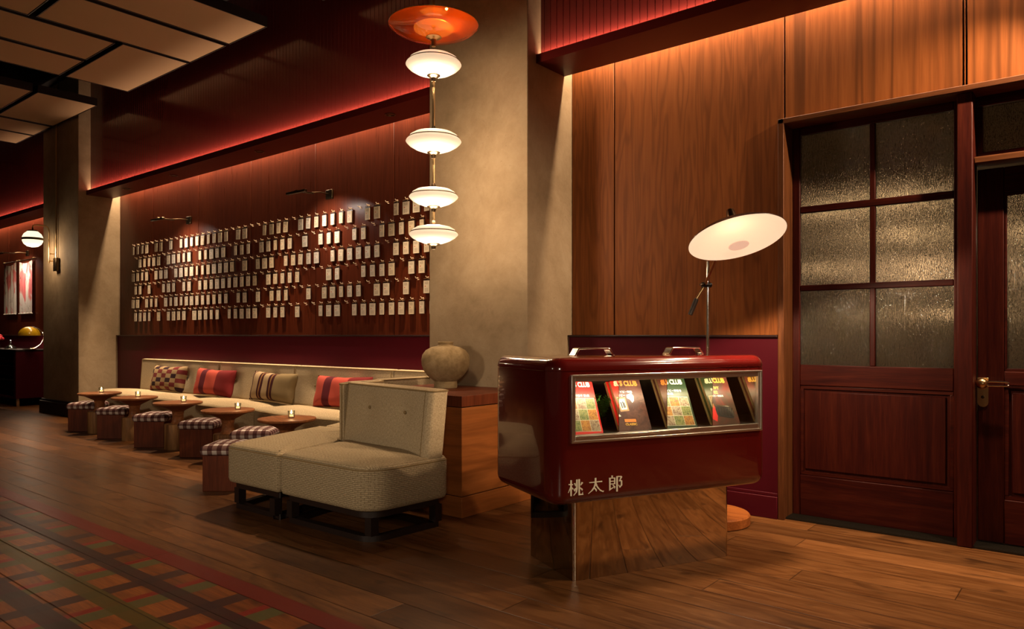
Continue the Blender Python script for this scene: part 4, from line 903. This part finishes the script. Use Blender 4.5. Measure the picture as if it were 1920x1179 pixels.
b_ = DM @ Vector((0, 0, -.06)); light('floor_lamp_bulb', 'SPOT', Vector((LX, LY, 0))+b_, 95, WARM2, .05, spot=176, blend=.12, aim=Vector((LX, LY, 0))+b_+nrm)
g_ = DM @ Vector((0, 0, -.02)); light('floor_lamp_glow', 'POINT', Vector((LX, LY, 0))+g_, .25, WARM2, .02)

# ------------------------------------------------------------------ sconce on the far column
t = thing('wall_sconce', 'white globe wall lamp with a dark band on the far column', 'wall lamp', (-12.43, YF, 2.27))
f = MB(); f.tube([(0, -.07, .02), (0, -.07, .50), (0, -.085, .55), (0, -.13, .575), (0, -.25, .575), (0, -.285, .56), (0, -.29, .52)], .009, 10); f.tube([(0, 0, .05), (0, -.07, .05)], .008, 8); f.tube([(0, 0, .16), (0, -.07, .16)], .008, 8); f.build('arm', M['brass'], t)
g = Vector((0, -.29, .36)); GR = .135
f = MB(); f.lathe([(0, .115), (.07, .112), (.112, .075), (.131, .035), (GR, .018), (GR, .010)], 40, 0, Matrix.Translation(g), cap1=False); f.lathe([(GR, -.014), (.131, -.040), (.112, -.078), (.07, -.110), (0, -.122)], 40, 0, Matrix.Translation(g), cap0=False); f.build('globe', M['opal2'], t)
f = MB(); f.lathe([(.128, -.018), (.139, -.018), (.139, .016), (.128, .016), (.128, -.018)], 40, 0, Matrix.Translation(g), cap0=False, cap1=False); f.lathe([(0, .112), (.075, .112), (.062, .13), (.012, .135), (.010, .17), (0, .17)], 28, 0, Matrix.Translation(g)); f.build('band', M['dkbrass'], t)
light('sconce_light', 'POINT', (-12.43, YF-.29, 2.27+.36-.19), 10, WARM2, .08)
t = thing('conduit_box', 'small bronze junction box with a conduit running up the far column', 'junction box', (-12.28, YF, 2.26))
f = MB(); f.box(-.06, .06, -.05, 0, -.10, .10); f.build('box', M['dkbrass'], t, bevel=.006)
f = MB(); f.tube([(-.01, -.022, .1), (-.01, -.022, 2.7)], .011, 8); f.build('conduit', M['brass'], t)

# ------------------------------------------------------------------ far bay: hanging scarves, sideboard, lamp
def scarf_mat():
    t = NT('pink_painted_silk'); v = t.coord('Object', (1, 1, 1), rnd=True); a = t.noise(t.coord('Object', (1, 1, .45), rnd=True), 4.2, 3, .5, .6); b = t.noise(t.coord('Object', (2.2, 2.2, .7), rnd=True), 9, 3, .7, .5)
    col = t.ramp(a, [(.40, (.55, .47, .38)), (.49, (.52, .43, .36)), (.53, (.50, .14, .12)), (.66, (.45, .08, .08))])
    return t.pbr(t.mix(t.ramp(b, [(.64, 0.0), (.68, 1.0)]), col, (.04, .025, .02)), .7, spec=.2)
SM = scarf_mat()
for i, (x0, x1, l) in enumerate(((-16.50, -15.86, 'pink and cream patterned scarf hung on the wood wall, leftmost'), (-15.69, -15.02, 'pink and cream patterned scarf hung on the wood wall, nearest to the far column'))):
    t = thing('hanging_scarf', l, 'scarf', ((x0+x1)/2, YW-.03, 2.56), 0, 'scarves hung in the far bay'); w_ = (x1-x0)/2
    f = MB(); n_ = 24; fr = []
    for k in range(14):
        z = -.96*k/13; fr.append([Vector((-w_+2*w_*j/n_, -.012+.012*math.sin(j*1.1+i*2)*(.4+.6*k/13), z-.05*math.sin(math.pi*j/n_)*(1-k/13))) for j in range(n_+1)])
    bk = [[p+Vector((0, .003, 0)) for p in r_] for r_ in fr]
    f.loft(fr, closed=False, cap0=False, cap1=False); f.loft(bk, closed=False, cap0=False, cap1=False); f.build('cloth', SM, t, weld=False)
    f = MB(); f.tube([(-w_-.06, -.01, .015), (w_+.06, -.01, .015)], .009, 8)
    for s in (-1, 1): f.tube([(s*(w_+.03), .03, .03), (s*(w_+.03), -.01, .03), (s*(w_+.03), -.02, .01)], .008, 8)
    f.build('hanging_rail', M['dkbrass'], t)
    f = MB(); f.tube([(-w_, -.012, -.965), (w_, -.012, -.965)], .010, 8); f.build('weight_bar', M['white_ink'], t)
light('far_bay_downlight', 'SPOT', (-15.6, 4.0, 3.22), 22, WARM2, .05, spot=80, blend=.8, aim=(-15.6, 4.9, 1.9))
t = thing('sideboard', 'dark burgundy sideboard with an open shelf front, behind the far column', 'sideboard', (-14.2, 4.30, 0))
f = MB(); f.box(-2.6, 0, 0, .50, .925, .955); f.build('top', M['dark_wood'], t, bevel=.003)
f = MB(); f.box(-.035, -.005, .005, .50, .13, .925); f.box(-2.6, -2.57, .005, .50, .13, .925); f.box(-2.57, -.035, .47, .50, .13, .925); f.box(-2.57, -.035, .005, .47, .13, .16); f.box(-.10, -.035, .005, .03, .16, .925); f.build('carcass', M['burgundy'], t, bevel=.003)
for z in (.42, .66): f = MB(); f.box(-2.57, -.035, .03, .47, z, z+.02); f.build('shelf', M['dark_wood'], t, bevel=.002)
for x in (-2.5, -1.3, -.06):
    for y in (.05, .44): f = MB(); f.box(x-.02, x+.02, y-.02, y+.02, 0, .13); f.build('leg', M['chrome'], t, bevel=.002)
for k in range(3):
    f = MB(); f.lathe([(0, 0), (.026, 0), (.027, .003), (.004, .008), (.004, .06), (.022, .08), (.030, .11), (.026, .15), (.0245, .15), (.028, .11), (.02, .082), (0, .07)], 20)
    o = f.build('wine_glass', M['glass']); o.location = (-14.34-.10*k, 4.40, .681); tag(o, 'clear stemmed glass on the sideboard shelf, %s of three' % ('rightmost', 'middle', 'leftmost')[k], 'glass', 'stemmed glasses in the sideboard')
def bay(px, Y): r = FW+RT*((px-960)/FPX); return r.x*Y/r.y, Y
x, y = bay(20, 4.45)
f = MB(); f.lathe([(0, 0), (.085, 0), (.095, .01), (.07, .045), (.025, .07), (.018, .10), (.02, .15), (.026, .155), (.022, .155), (.014, .10), (.02, .068), (.065, .043), (.088, .012), (0, .006)], 28); o = f.build('carafe', M['glass']); o.location = (x, y, .9555); tag(o, 'wide bottomed clear glass carafe on the sideboard', 'carafe')
x, y = bay(55, 4.52)
t = thing('table_lamp', 'yellow dome table lamp with a curved chrome arm on the sideboard', 'table lamp', (x, y, .9555))
ax = RT
f = MB(); f.lathe([(0, 0), (.10, 0), (.10, .012), (.03, .02), (0, .02)], 28); f.build('base', M['chrome'], t)
def LP(s, z): return Vector((ax.x*s, ax.y*s, z))
f = MB(); f.tube([LP(.02, .015), LP(.12, .03), LP(.20, .09), LP(.245, .17), LP(.25, .24), LP(.22, .30), LP(.15, .355), LP(.05, .385)], .009, 10); f.build('arm', M['chrome'], t)
f = MB(); dome = [(.165*math.cos(a), .155*math.sin(a)) for a in [math.pi/2*k/12 for k in range(13)]]; f.lathe(dome, 36, 0, Matrix.Translation((0, 0, .235)), cap0=False, cap1=False); f.build('shade', simple('yellow_enamel', (.62, .36, .012), .2, coat=.5), t)
f = MB(); f.lathe([(.160, 0), (.156, .012), (.0, .014)], 36, 0, Matrix.Translation((0, 0, .236)), cap0=False); f.build('diffuser', glow('lamp_diffuser', (1, .82, .6), 3.5), t)
light('table_lamp_light', 'POINT', (x, y, 1.12), 2.2, WARM2, .05)
x, y = bay(-2, 4.45)
t = thing('red_flower', 'red flower in a small glass at the left end of the sideboard', 'flower', (x, y, .9555))
f = MB(); f.lathe([(0, 0), (.035, 0), (.038, .09), (.035, .09), (.032, .006), (0, .006)], 20); f.build('glass', M['glass'], t)
f = MB(); f.tube([(0, 0, .01), (.005, 0, .10), (0, 0, .17)], .004, 6); f.build('stem', leafm, t)
f = MB()
for k in range(14):
    a = k*2.4; r_ = .012+.0045*k
    f.lathe([(0, -.02), (.022, -.012), (.03, .01), (.018, .03), (0, .034)], 10, 0, Matrix.Translation((math.cos(a)*r_*.8, math.sin(a)*r_*.8, .20+.03*math.cos(k*.24))) @ Matrix.Rotation(.6, 4, Vector((-math.sin(a), math.cos(a), 0))))
f.build('petals', simple('red_petals', (.55, .03, .04), .6), t)
